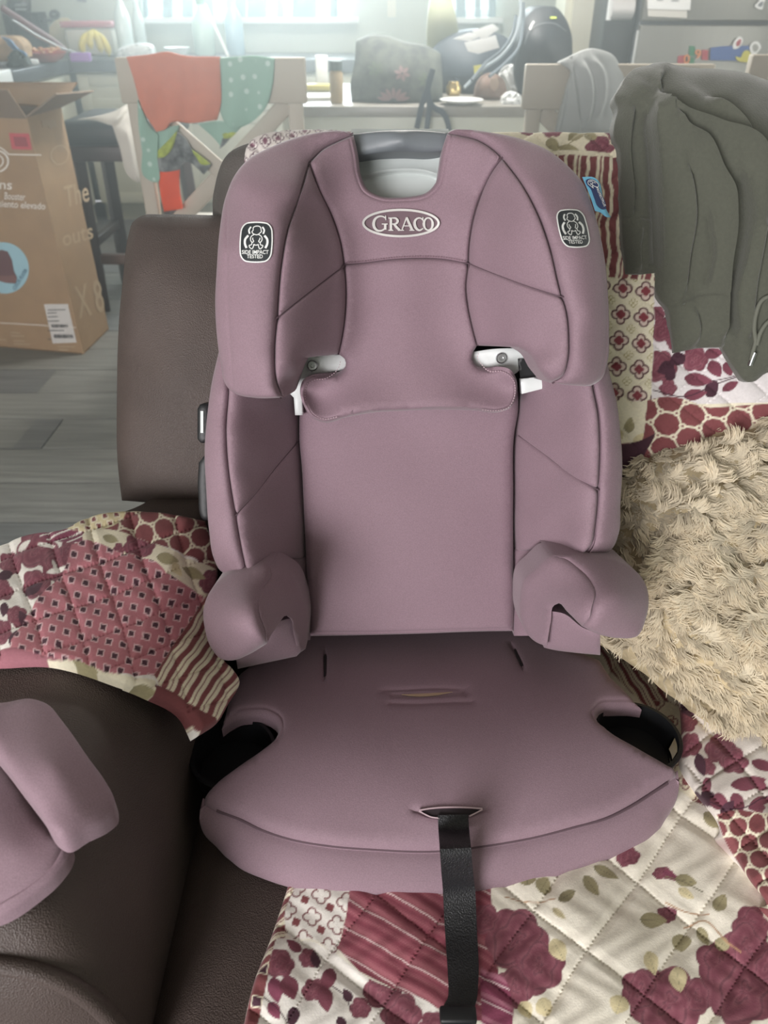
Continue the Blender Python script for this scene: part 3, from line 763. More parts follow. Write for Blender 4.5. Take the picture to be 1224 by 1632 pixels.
pad('seat_cushion', [(380.5, 1068, 1), (369, 1090.6), (360, 1125), (352, 1154, 1), (374, 1138), (400.5, 1133.5), (424, 1136), (440, 1147), (442.5, 1161), (434, 1174), (417, 1188), (374, 1218), (340, 1245), (326, 1262)]
    + front_seam + [(1079, 1222), (1066, 1213.6), (1019.5, 1186.7), (965.5, 1152.5), (952, 1137), (958, 1124.5), (983.5, 1120), (1012, 1121), (1025, 1123, 1), (998, 1095), (973, 1070), (958, 1046, 1), (860, 1010, 1), (820, 985, 1), (490, 990, 1), (440, 1020, 1)],
    ST, seatN, M['mauve'], seat, thick=.012, dip=.008, dipw=4.0, step=10,
    seams=[([(365, 1150), (378, 1130), (400, 1126), (428, 1128), (449, 1143), (451, 1162), (441, 1179)], .002, 3), ([(1020, 1114), (984, 1113), (955, 1117), (943, 1135), (953, 1150)], .002, 3),
           ([(610, 1100), (650, 1098), (700, 1096), (742, 1097)], .0018, 3.5), ([(622, 1120), (660, 1121), (705, 1119), (750, 1118)], .0018, 3.5),
           ([(626, 1107), (680, 1107), (738, 1103)], .003, 3.0), ([(517, 1038), (518, 1060), (517, 1080)], .003, 2.6), ([(815, 1028), (822, 1040), (833, 1062)], .003, 2.6),
           ([(664, 1291), (680, 1297), (716, 1300), (750, 1296), (772, 1289)], .003, 4)])
def slot(name, pts, m, n=.0004, thick=.001):
    return pad(name, pts, ST, lambda u, v: seatN(u, v) + n, m, seat, thick=thick, dip=0.0, step=6)
slot('belt_slot', [(515.5, 1046, 1), (519, 1041), (520.5, 1046, 1), (519.5, 1076, 1), (516, 1078, 1)], M['shadow_cloth'], -.0008)
slot('belt_slot', [(819, 1035, 1), (822, 1034, 1), (834, 1060, 1), (830, 1061, 1)], M['shadow_cloth'], -.0008)
slot('seat_slit', [(640, 1106.5, 1), (680, 1105), (721, 1102.5, 1), (690, 1108), (660, 1109)], mat('cream_lining', '#b39c82', .8), -.0012)
slot('strap_slot', [(672, 1293, 1), (690, 1290), (720, 1288.5), (745, 1289), (764, 1290.5, 1), (752, 1296), (720, 1302), (690, 1301)], M['shadow_cloth'], .0002)
for pth in ([(668, 1291.5), (690, 1288), (720, 1286.5), (745, 1287), (769, 1288.5)], [(668, 1293), (688, 1302.5), (700, 1304)], [(769, 1290), (754, 1298), (748, 1301)]):
    V, F = g_ribbon(cr(pth, 3), [2.2] * len(cr(pth, 3)), ST, seatN, .0018, thick=.002); mk('slot_binding', V, F, M['thread'], seat, fix=True)

# front face of the cushion
sm = cr(front_seam, 6)
P0 = ST(sm[:, 0], sm[:, 1], seatN(sm[:, 0], sm[:, 1]) - .0095)
bt = [(319, 1290), (321, 1312), (328.5, 1328), (350, 1346), (374, 1365), (390.5, 1379), (424, 1394), (457.5, 1405.5), (508, 1415.5), (575, 1422), (625, 1424.5), (700, 1424.5), (757, 1417.5), (822, 1406), (876, 1395), (930, 1377), (983.5, 1357), (1019, 1339), (1052, 1303.5), (1073, 1275), (1082, 1246)]
bq = cr(bt, 2)
def resamp(P, n):
    s = np.concatenate([[0], np.cumsum(np.linalg.norm(np.diff(P, axis=0), axis=1))]); q = np.linspace(0, s[-1], n)
    return np.stack([np.interp(q, s, P[:, i]) for i in range(P.shape[1])], -1)
nn = 120
# low edge in plan lies under the seam, set by height of the sofa seat
zb = np.full(nn, CAMZ - .664); bq = resamp(bq, nn)
e = np.minimum(np.arange(nn), np.arange(nn)[::-1]) / (nn * .10)
zb = np.where(e < 1, (CAMZ - .664) + (1 - np.clip(e, 0, 1)) ** 1.6 * .045, zb)
P1 = at_z(bq[:, 0], bq[:, 1], zb); P0 = resamp(P0, nn)
rows = []
tg_ = np.gradient((P0 + P1) / 2, axis=0); outn = np.stack([tg_[:, 1], -tg_[:, 0], 0 * tg_[:, 0]], -1); outn /= np.linalg.norm(outn, axis=1)[:, None] + 1e-9
if outn[nn // 2, 1] > 0: outn = -outn
fade = np.clip(e, 0, 1) ** .7
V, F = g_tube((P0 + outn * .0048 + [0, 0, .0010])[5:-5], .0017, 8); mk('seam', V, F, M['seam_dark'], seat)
for q in np.linspace(0, 1, 15):
    rows.append(P0 * (1 - q) + P1 * q + outn * ((.0155 * math.sin(math.pi * q) ** .5) * fade)[:, None])
rows.append(P1 - outn * .03)
V, F = g_grid(np.array(rows)); mk('seat_front_panel', V, F, M['mauve'], seat, fix=True, sharp=70)

# cup holders: open cups with a wall, the right one with a slot
def cup(c, r, z0, z1, hole=None):
    a = np.arange(96) * 2 * math.pi / 96
    ring = lambda R, z: np.stack([c[0] + R * np.cos(a), c[1] + R * np.sin(a), np.full(96, z)], -1)
    prof = [(r, z0), (r + .0012, z0 - .002), (r, z0 - .004)] + [(r - (r * .10) * q, z0 - .004 - (z0 - .004 - z1) * q) for q in np.linspace(.1, 1, 10)]
    prof += [(r * .90 - .003, z1 + .003)] + [(r - .003 - (r * .10) * q, z0 - .004 - (z0 - .004 - z1) * q) for q in np.linspace(.95, .1, 10)] + [(r - .003, z0)]
    P = np.array([ring(R, z) for R, z in prof]); V, F = g_grid(P, closed_u=True, closed_v=True)
    if hole is not None:
        keep = []
        for f in F:
            m = V[f].mean(0); ang = math.atan2(m[1] - c[1], m[0] - c[0]); zz = (m[2] - z1) / (z0 - z1)
            if abs(ang - hole[0]) < hole[1] and hole[2] < zz < hole[3]: continue
            keep.append(f)
        F = keep
    V2, F2 = g_lathe([(.001, z1), (r * .9 - .001, z1), (r * .9 - .001, z1 + .004), (.001, z1 + .004)], (c[0], c[1], 0), 24)
    return join([(V, F), (V2, F2)])
cl = ST(np.array(371.0), np.array(1196.0), -.022)
V, F = cup(cl, .0415, CAMZ - .615, CAMZ - .648)
mk('cup_holder', V, F, M['black_plastic'], seat)
cr_ = ST(np.array(1016.0), np.array(1173.0), -.020)
V, F = cup(cr_, .0425, CAMZ - .611, CAMZ - .646, (-.12, .24, .22, .80))
mk('cup_holder', V, F, M['black_plastic'], seat)
# shell under the cushion
V, F = g_pad([(385, 1075, 1), (960, 1060, 1), (945, 1140), (960, 1165), (1040, 1220, 1), (980, 1270), (840, 1315), (700, 1332), (520, 1325), (400, 1290), (350, 1265, 1), (440, 1185), (455, 1160), (445, 1130), (380, 1120)], ST, -.036, thick=.028, dip=0, step=40)
mk('seat_shell', V, F, M['black_plastic'], seat, fix=True)

# front adjuster strap
le = np.array([(698, 1299), (699, 1325), (701, 1352), (704, 1395), (706.5, 1425), (709, 1480), (713, 1540), (714.5, 1585), (707, 1603), (703, 1625), (700, 1655)], float)
re = np.array([(746, 1298), (748, 1325), (750.5, 1350), (754, 1392), (757.5, 1422), (760, 1480), (763, 1540), (761, 1585), (757, 1603), (754, 1625), (752, 1655)], float)
tops = []
for k_, q in enumerate((le, re)):
    w = np.zeros((len(q), 3))
    for i, (x, y) in enumerate(q):
        if i < 2: w[i] = ST(np.array(x), np.array(y), float(seatN(np.array(x), np.array(y))) + (.0025, .005)[i])
        elif i < 5:
            b0 = np.array([np.interp(x, sm[:, 0], sm[:, 1])])
            pt = ST(np.array(x), b0[0], 0); w[i] = at_y(np.array(x), np.array(y), pt[1] - .0195 + (.006 if i == 2 else 0))
        else: w[i] = at_z(np.array(x), np.array(y), CAMZ - .648 + (.004 if i > 8 else 0))
    tops.append(w)
L3 = resamp(np.array(cr([(i, 0) for i in range(2)], 1)), 2)
def spline3(P, n):
    t0 = np.linspace(0, len(P) - 1, n); i = np.clip(t0.astype(int), 0, len(P) - 2); f = (t0 - i)[:, None]
    g = lambda k: P[np.clip(k, 0, len(P) - 1)]
    a, b, c, d = g(i - 1), g(i), g(i + 1), g(i + 2)
    return .5 * (2 * b + (c - a) * f + (2 * a - 5 * b + 4 * c - d) * f ** 2 + (3 * b - a - 3 * c + d) * f ** 3)
A_, B_ = spline3(tops[0], 70), spline3(tops[1], 70)
nrm = np.cross(np.gradient((A_ + B_) / 2, axis=0), B_ - A_); nrm /= np.linalg.norm(nrm, axis=1)[:, None]
if nrm[60, 2] < 0: nrm = -nrm
G = np.stack([A_ - nrm * .0014] + [A_ * (1 - q) + B_ * q + nrm * (.0002 if q in (0, 1) else 0) for q in np.linspace(0, 1, 9)] + [B_ - nrm * .0014], 1)
V, F = g_grid(G); strap = mk('adjuster_strap', V, F, M['webbing'], seat, sharp=40)
V, F = g_box(at_z(np.array(730.0), np.array(1618.0), CAMZ - .640), (.028, .012, .007), bev=.002)
mk('strap_buckle', V, F, M['black_plastic'], strap)
tagf = Frame(at_z(np.array(690.0), np.array(1430.0), CAMZ - .655), (0, 0, 1))
tl = pad('care_label', [(660, 1418, 1), (706, 1416, 1), (708, 1438, 1), (664, 1446, 1)], tagf, .0, M['label_black'], seat, thick=.001, dip=0, step=9)
parts = [g_ribbon(cr(q, 2), 1.3, tagf, surf(0), .0012) for q in ([(679, 1420, 1), (679, 1431, 1), (700, 1429, 1), (700, 1419, 1)], [(683, 1422), (690, 1427), (696, 1421)], [(686, 1420), (694, 1425)])]
V, F = join(parts); props(mk('label_print', V, F, M['label_white'], tl), kind='stuff')
# shoulder belt guide at the left edge
gN = surf([(318, 650, .03), (318, 700, .03), (330, 675, .03)])
pad('belt_guide', [(314, 652, 1), (318, 645), (334, 645, 1), (334, 704, 1), (319, 706), (314, 700, 1)], BK, .02, M['black_plastic'], seat, thick=.02, dip=.002, dipw=3, step=8)
V, F = g_pad([(319.5, 655, 1), (324, 655, 1), (324, 690, 1), (319.5, 690, 1)], BK, .0215, thick=.002, dip=0, step=9); mk('belt_guide_clip', V, F, M['pale_plastic'], seat, fix=True)
pad('belt_guide_stem', [(316, 738, 1), (334, 715, 1), (336, 830, 1), (326, 830), (315, 785)], BK, .0, M['black_plastic'], seat, thick=.02, dip=.002, dipw=3, step=8)
# ------------------------------------------------------------------ sofa
def arm_plan(Y):
    xi = -.187; xo = np.interp(Y, [.58, .65, .70, .75, .82], [-.503, -.44, -.365, -.325, -.29])
    return (xi + xo) / 2, (xi - xo) / 2
def arm_h(X, Y, lim=True):
    """top of the padded arm over its plan"""
    c, w = arm_plan(Y); t = np.clip(np.abs((X - c) / w), 0, 1)
    z = -.672 + .184 * (1 - t ** 6) ** (1 / 2.2)
    e = np.clip((Y - .60) / .30, 0, 1) if lim else 0
    if lim: z = z - .10 * e ** 3
    f = np.clip((.285 - Y) / .045, 0, 1)
    z = z - .03 * f ** 3
    return z
sofa = thing('sofa', (0.15, 0.5, 0), 'brown leather sofa carrying the booster seat', 'sofa')
# arm
Ys = np.concatenate([np.linspace(.236, .30, 12), np.linspace(.32, .82, 40)])
ph = np.linspace(0, math.pi, 61)
rows = []
for Y in Ys:
    tx = -np.cos(ph); tx = np.sign(tx) * np.abs(tx) ** .55
    c_, w_ = arm_plan(Y); X = c_ - w_ * tx
    z = arm_h(X, np.full_like(X, Y)) + .004 * np.sin(Y * 40) * np.exp(-((X + .3) / .08) ** 2)
    rows.append(np.concatenate([[[X[0], Y, -1.10]], np.stack([X, np.full_like(X, Y), z], -1), [[X[-1], Y, -1.10]]]))
P = np.array(rows); P[..., 2] += CAMZ
V, F = g_grid(P)
n = P.shape[1]
F.append([(len(Ys) - 1) * n + j for j in range(n)])
arm = mk('sofa_arm', V, F, M['leather'], sofa, fix=True, sharp=60)
# front of the arm: inset face with a piping and creases
ph2 = np.linspace(0, math.pi, 61)
tx = -np.cos(ph2); tx = np.sign(tx) * np.abs(tx) ** .55
X = -.345 - .158 * tx; z = arm_h(X, np.full_like(X, .236))
pts = np.stack([X, np.full_like(X, .238), z - .001], -1); pts[:, 2] += CAMZ
pts = np.concatenate([[[X[0], .238, .10]], pts, [[X[-1], .238, .10]]])
V, F = g_tube(pts, .0065, 8); mk('arm_piping', V, F, M['leather'], arm)
rws = []
for s_ in np.linspace(1, 0, 9):
    c = np.array([-.345, .238, CAMZ - .70]); q = c + (pts - c) * [s_, 1, s_]; q[:, 1] = .238 - .022 * (1 - s_ ** 3) - .003 * np.sin(18 * s_ + 3 * ph.mean())
    rws.append(q)
V, F = g_grid(np.array(rws)); mk('arm_front', V, F, M['leather'], arm, fix=True)
# seat cushion
xs = np.linspace(-.19, 1.0, 60); ys = np.linspace(.09, .80, 48)
XX, YY = np.meshgrid(xs, ys)
def seat_h(X, Y):
    z = -.668 + .006 * np.cos((X - .35) * 2.2) - .004
    z = z - .055 * np.clip((.19 - Y) / .10, 0, 1) ** 2.5 - .018 * np.exp(-((X + .19) / .028) ** 2)
    return z
P = np.stack([XX, YY, seat_h(XX, YY) + CAMZ], -1)
V, F = g_pad([(0, 0), (100, 0), (100, 100), (0, 100)], ST, 0.0, step=50, dip=0) if False else g_grid(P)
k = len(V); m_, n_ = XX.shape
bd = [j for j in range(n_)] + [i * n_ + n_ - 1 for i in range(1, m_)] + [(m_ - 1) * n_ + j for j in range(n_ - 2, -1, -1)] + [i * n_ for i in range(m_ - 2, 0, -1)]
low = V[bd].copy(); low[:, 2] = .28; V = np.concatenate([V, low])
for i in range(len(bd)):
    j = (i + 1) % len(bd); F.append([bd[i], k + i, k + j, bd[j]])
F.append([k + i for i in range(len(bd))])
mk('seat_cushion', V, F, M['leather'], sofa, fix=True, sharp=70)
V, F = g_box((.40, .47, .17), (1.24, .72, .22), bev=.02); mk('sofa_base', V, F, M['leather'], sofa)
for x in (-.13, .95):
    for y in (.16, .78):
        V, F = g_lathe([(.02, .0), (.026, .065)], (x, y, 0), 14); mk('foot', V, F, M['black_plastic'], sofa)
# back cushions
SB1 = Frame((-.25, .765, CAMZ - .50), (0, -.285, .14))
pad('back_cushion', [(188, 800, 1), (182, 750), (180, 618), (183.6, 502), (190, 436), (198.5, 370), (205, 350), (221, 338.5), (250, 337), (332, 338), (420, 338, 1), (420, 800, 1), (300, 808)], SB1,
    surf([(190, 790, -.01), (181, 600, -.012), (200, 370, -.012), (330, 340, -.012), (260, 600, .018), (300, 450, .014), (260, 760, .008), (400, 600, .016), (230, 420, .006), (400, 790, .0)]),
    M['leather'], sofa, thick=.13, dip=.014, dipw=11, step=12)
SB2 = Frame((.05, .735, CAMZ - .60), (0, -.48, .225))
def back_extra(u, v, d): return .0015 * np.sin(v * .09 + 2 * np.sin(u * .05)) * np.exp(-(u - 345) / 40)
pad('back_cushion', [(330, 800, 1), (334, 337), (336, 299), (343, 268), (360, 238), (394, 221), (430, 215), (520, 209), (800, 209), (1010, 214), (1120, 212), (1300, 214, 1), (1300, 960, 1), (330, 960, 1)], SB2,
    surf([(334, 300, -.03), (334, 600, -.03), (360, 240, -.02), (500, 212, -.01), (1000, 215, -.01), (500, 330, .0), (900, 330, .0), (700, 500, .0), (700, 780, .0), (380, 400, .0), (1290, 300, 0), (1290, 780, 0)]),
    M['leather_grey'], sofa, thick=.15, dip=.016, dipw=12, step=14, extra=back_extra)

# ------------------------------------------------------------------ quilt prints (colour of the cloth only)
BURG, DKB, RUST, ROSE, CREAM, WHITE, OLV, PALE, MAU = [np.array(lin(c)) for c in ('#7b4250', '#4b2a38', '#85494c', '#a86e78', '#ece4cc', '#f0ebe4', '#a39a78', '#d9cca4', '#85445a')]
class Print:
    def __init__(s, u, v, c):
        s.u, s.v = u, v; s.c = np.tile(c, (len(u), 1)).astype(float)
    def put(s, m, c, k=None):
        m = np.clip(m, 0, 1)[:, None]
        if k is not None: m = m * k[:, None]
        s.c = s.c * (1 - m) + np.asarray(c) * m
    def poly(s, P, soft=1.2):
        P = cr(P, 6, True)
        d = seg_dist(s.u, s.v, P); return np.clip(.5 + np.where(inside(s.u, s.v, P), d, -d) / soft, 0, 1)
    def hexes(s, k, a, ang, org, line, w=1.7, dots=True, sx=1.0):
        ca, sa = math.cos(ang), math.sin(ang)
        x = ((s.u - org[0]) * ca + (s.v - org[1]) * sa) / sx; y = -(s.u - org[0]) * sa + (s.v - org[1]) * ca
        h = a * math.sqrt(3) / 2
        cx, cy = 3.0 * a, math.sqrt(3) * a
        cand = []
        for ox, oy in ((0, 0), (1.5 * a, h)):
            dx = (x - ox) - cx * np.round((x - ox) / cx); dy = (y - oy) - cy * np.round((y - oy) / cy)
            ax, ay = np.abs(dx), np.abs(dy)
            hd = np.maximum(ay, ax * math.sqrt(3) / 2 + ay * .5)
            vd = np.minimum(np.hypot(ax - a, ay), np.hypot(ax - a / 2, ay - h))
            cand.append((hd, vd))
        hd = np.minimum(cand[0][0], cand[1][0]); vd = np.minimum(cand[0][1], cand[1][1])
        s.put(1 - (np.abs(h - hd) - w * .5) / 1.2, line, k)
        if dots:
            s.put(1 - (np.abs(vd - a * .16) - w * .4) / 1.1, line, k)
            s.put((a * .16 - w * .6 - vd), s.bg if hasattr(s, 'bg') else RUST, k)
    def squares(s, k, org, A, B, r, inner, outline):
        m = np.linalg.inv(np.array([[A[0], B[0]], [A[1], B[1]]]))
        du, dv = s.u - org[0], s.v - org[1]
        i = m[0, 0] * du + m[0, 1] * dv; j = m[1, 0] * du + m[1, 1] * dv
        i -= np.round(i); j -= np.round(j)
        x = i * A[0] + j * B[0]; y = i * A[1] + j * B[1]
        ang = math.atan2(A[1], A[0]); xx = x * math.cos(ang) + y * math.sin(ang); yy = -x * math.sin(ang) + y * math.cos(ang)
        d = np.maximum(np.abs(xx), np.abs(yy))
        s.put((r - d) / 1.0 + .5, outline, k); s.put((r - 1.9 - d) / 1.0 + .5, inner, k)
    def quatre(s, k, org, A, B, R, line, fill, core, small=None):
        m = np.linalg.inv(np.array([[A[0], B[0]], [A[1], B[1]]]))
        du, dv = s.u - org[0], s.v - org[1]
        def cell(oi, oj):
            i = m[0, 0] * du + m[0, 1] * dv + oi; j = m[1, 0] * du + m[1, 1] * dv + oj
            i = i - np.round(i); j = j - np.round(j)
            return i * A[0] + j * B[0], i * A[1] + j * B[1]
        def lobes(x, y, R):
            return np.minimum.reduce([np.hypot(x - R * .5, y), np.hypot(x + R * .5, y), np.hypot(x, y - R * .5), np.hypot(x, y + R * .5)]) - R * .5
        x, y = cell(0, 0); d = lobes(x, y, R)
        s.put(.5 - d / 1.2, line, k); s.put(.5 - (d + R * .16) / 1.2, fill, k)
        d2 = lobes(x, y, R * .48); s.put(.5 - d2 / 1.2, core, k)
        if small is not None:
            x, y = cell(.5, .5); d = lobes(x, y, R * .5); s.put(1 - np.abs(d + 1) / 1.0, small, k)
    def flower(s, k, cx, cy, R, c=BURG, c2=ROSE, petals=6, ph=0.0, sq=1.0, rot=0.0):
        du, dv = s.u - cx, s.v - cy; ca, sa = math.cos(rot), math.sin(rot)
        x = du * ca + dv * sa; y = (-du * sa + dv * ca) / sq; r = np.hypot(x, y); th = np.arctan2(y, x)
        edge = R * (.84 + .16 * np.abs(np.cos(petals * th / 2 + ph)) + .05 * np.sin(3 * th + 2 * ph))
        m = .5 + (edge - r) / 1.4
        ring = .5 + .5 * np.sin(r / R * 11 + 1.6 * np.sin(2 * th + ph) + .8 * np.sin(5 * th))
        sh = (.75 + .25 * np.sin(7 * th + r * .2))
        col = c[None] * (1 - .55 * (ring * sh)[:, None]) + c2[None] * (.55 * ring * sh)[:, None]
        s.put(m, col, k)
        s.put(np.clip((ring - .93) / .05, 0, 1) * np.clip(m, 0, 1), DKB, None if k is None else k) if False else s.put(.45 * np.clip((ring - .93) / .05, 0, 1) * np.clip(m, 0, 1), DKB, k)
    def leaf(s, k, x0, y0, L, w, ang, c=BURG, vein=None):
        a = math.radians(ang); du, dv = s.u - x0, s.v - y0
        x = du * math.cos(a) + dv * math.sin(a); y = -du * math.sin(a) + dv * math.cos(a)
        t = np.clip(x / L, 0, 1); wd = w * np.sin(math.pi * t ** .8) ** .8
        m = np.where((x > 0) & (x < L), .5 + (wd - np.abs(y)) / 1.2, 0)
        tone = (.85 + .35 * t)[:, None]
        s.put(m, np.asarray(c)[None] * tone, k)
        if vein is not None: s.put(np.clip(m, 0, 1) * np.clip(1 - np.abs(y) / .8, 0, 1), vein, k)
    def stem(s, k, pts, w=1.6, c=DKB):
        d = seg_dist(s.u, s.v, cr(pts, 4), False); s.put(.5 + (w / 2 - d), c, k)
    def stripes(s, k, org, n, period, edges, cols, wob=1.0):
        L = math.hypot(*n); t = ((s.u - org[0]) * n[0] + (s.v - org[1]) * n[1]) / L
        a = ((s.u - org[0]) * -n[1] + (s.v - org[1]) * n[0]) / L
        t = t + wob * np.sin(a * .07) + .4 * wob * np.sin(a * .19 + 1)
        f = (t / period) % 1.0
        for lo, hi, c in [(e[0], e[1], cols[e[2]]) for e in edges]:
            s.put(.5 + np.minimum(f - lo, hi - f) * period / 1.2, c, k)
    def blotch(s, amt=.10, sc=.05):
        q = np.sin(s.u * sc + 2 * np.sin(s.v * sc * .7)) * np.sin(s.v * sc * 1.3 + 1.5 * np.sin(s.u * sc * .6))
        s.c = s.c * (1 + amt * q)[:, None]

quilt = thing('patchwork_quilt', (0.2, 0.6, CAMZ - .66), 'quilted burgundy and cream patchwork throw spread over the sofa', 'quilt')

def qgrid(name, poly, step, place, color, puff, parent, thick=.008):
    O = cr(poly, 3, True)
    lo, hi = O.min(0) - step, O.max(0) + step
    us = np.arange(lo[0], hi[0] + step, step); vs = np.arange(lo[1], hi[1] + step, step)
    U, Vv = np.meshgrid(us, vs); inn = inside(U, Vv, O)
    q = inn[:-1, :-1] | inn[1:, :-1] | inn[:-1, 1:] | inn[1:, 1:]
    use = np.zeros_like(inn); use[:-1, :-1] |= q; use[1:, :-1] |= q; use[:-1, 1:] |= q; use[1:, 1:] |= q
    snap = use & ~inn
    d, near, _ = seg_dist(U[snap], Vv[snap], O, True, True)
    U = U.copy(); Vv = Vv.copy(); U[snap] = near[:, 0]; Vv[snap] = near[:, 1]
    idx = -np.ones(U.shape, int); idx[use] = np.arange(use.sum())
    u, v = U[use], Vv[use]
    P = place(u, v)
    # surface normals from a slightly shifted placement
    e = 1.0
    Pu = place(u + e, v) - place(u - e, v); Pv = place(u, v + e) - place(u, v - e)
    N = np.cross(Pv, Pu); N /= np.linalg.norm(N, axis=1)[:, None] + 1e-12
    if (N * (CAM - P)).sum(1).mean() < 0: N = -N
    bdist = seg_dist(u, v, O)
    P = P + N * (puff(u, v) * np.clip(bdist / 8, 0, 1) - .004 * np.exp(-bdist / 3.0))[:, None]
    a, b, c, d_ = idx[:-1, :-1][q], idx[:-1, 1:][q], idx[1:, 1:][q], idx[1:, :-1][q]
    Fq = np.stack([d_, c, b, a], -1)
    ed = np.concatenate([Fq[:, [i, (i + 1) % 4]] for i in range(4)])
    key = ed[:, 0] * 10_000_000 + ed[:, 1]; rev = ed[:, 1] * 10_000_000 + ed[:, 0]
    bd = ed[~np.isin(key, rev)]
    bv = np.unique(bd); mp = -np.ones(len(u), int); mp[bv] = len(u) + np.arange(len(bv))
    P2 = np.concatenate([P, P[bv] - N[bv] * thick])
    W = np.stack([bd[:, 1], bd[:, 0], mp[bd[:, 0]], mp[bd[:, 1]]], -1)
    col = color(u, v); col = np.concatenate([col, col[bv]])
    return mk(name, P2, np.concatenate([Fq, W]), M['quilt'], parent, sharp=0, col=np.clip(col, 0, 1))

def cells(A, B, org, h, seamw=.13):
    """diamond quilting: puffed cells between two families of stitch lines given by pixel steps A and B"""
    m = np.linalg.inv(np.array([[A[0], B[0]], [A[1], B[1]]]))
    def f(u, v):
        du, dv = u - org[0] + 2.5 * np.sin(v * .03), v - org[1] + 2.5 * np.sin(u * .028)
        i = m[0, 0] * du + m[0, 1] * dv; j = m[1, 0] * du + m[1, 1] * dv
        a = np.abs(i - np.round(i)); b = np.abs(j - np.round(j))
        la, lb = math.hypot(*A), math.hypot(*B)
        z = h * (np.clip(a / seamw, 0, 1) ** .5 * np.clip(b / seamw, 0, 1) ** .5 * (.6 + .4 * np.sin(math.pi * a) * np.sin(math.pi * b)))
        # stitches: small pits along the lines
        pit = np.where(a * la < 1.6, np.clip(np.sin(j * lb * 2 * math.pi / 6.5), 0, 1), 0) + np.where(b * lb < 1.6, np.clip(np.sin(i * la * 2 * math.pi / 6.5), 0, 1), 0)
        w = .0007 * np.sin(u * .11 + 2 * np.sin(v * .05)) * np.sin(v * .09)
        return z - .0016 * pit + w
    f.ij = m
    return f

# --- part over the arm
def place_arm(u, v):
    d = rays(u, v)
    def h(P):
        X, Y = P[:, 0], P[:, 1]
        t = np.clip((X + .345) / .158, -3, 3)
        z = -.485 - .012 * t ** 2 - .16 * np.clip(t - .80, 0, 9) ** 1.2 - .55 * np.clip(-t - .75, 0, 9) ** 1.5 * .3
        z = z - .7 * np.clip(Y - .70, 0, 9) ** 1.6
        z = np.maximum(z, -.655 + .0 * X)
        return z + .014
    lo = np.full(len(u), .35); hi = np.full(len(u), 1.25)
    zs = np.linspace(.40, 1.3, 140); prev = lo.copy(); found = np.zeros(len(u), bool)
    L = np.full(len(u), 1.1); Hh = np.full(len(u), 1.1)
    for z in zs:
        P = d * z; below = P[:, 2] < h(P)
        new = below & ~found
        L[new] = z - (zs[1] - zs[0]); Hh[new] = z; found |= new
    for _ in range(22):
        mid = (L + Hh) / 2; P = d * mid[:, None]; b = P[:, 2] < h(P)
        Hh = np.where(b, mid, Hh); L = np.where(b, L, mid)
    return CAM + d * Hh[:, None]

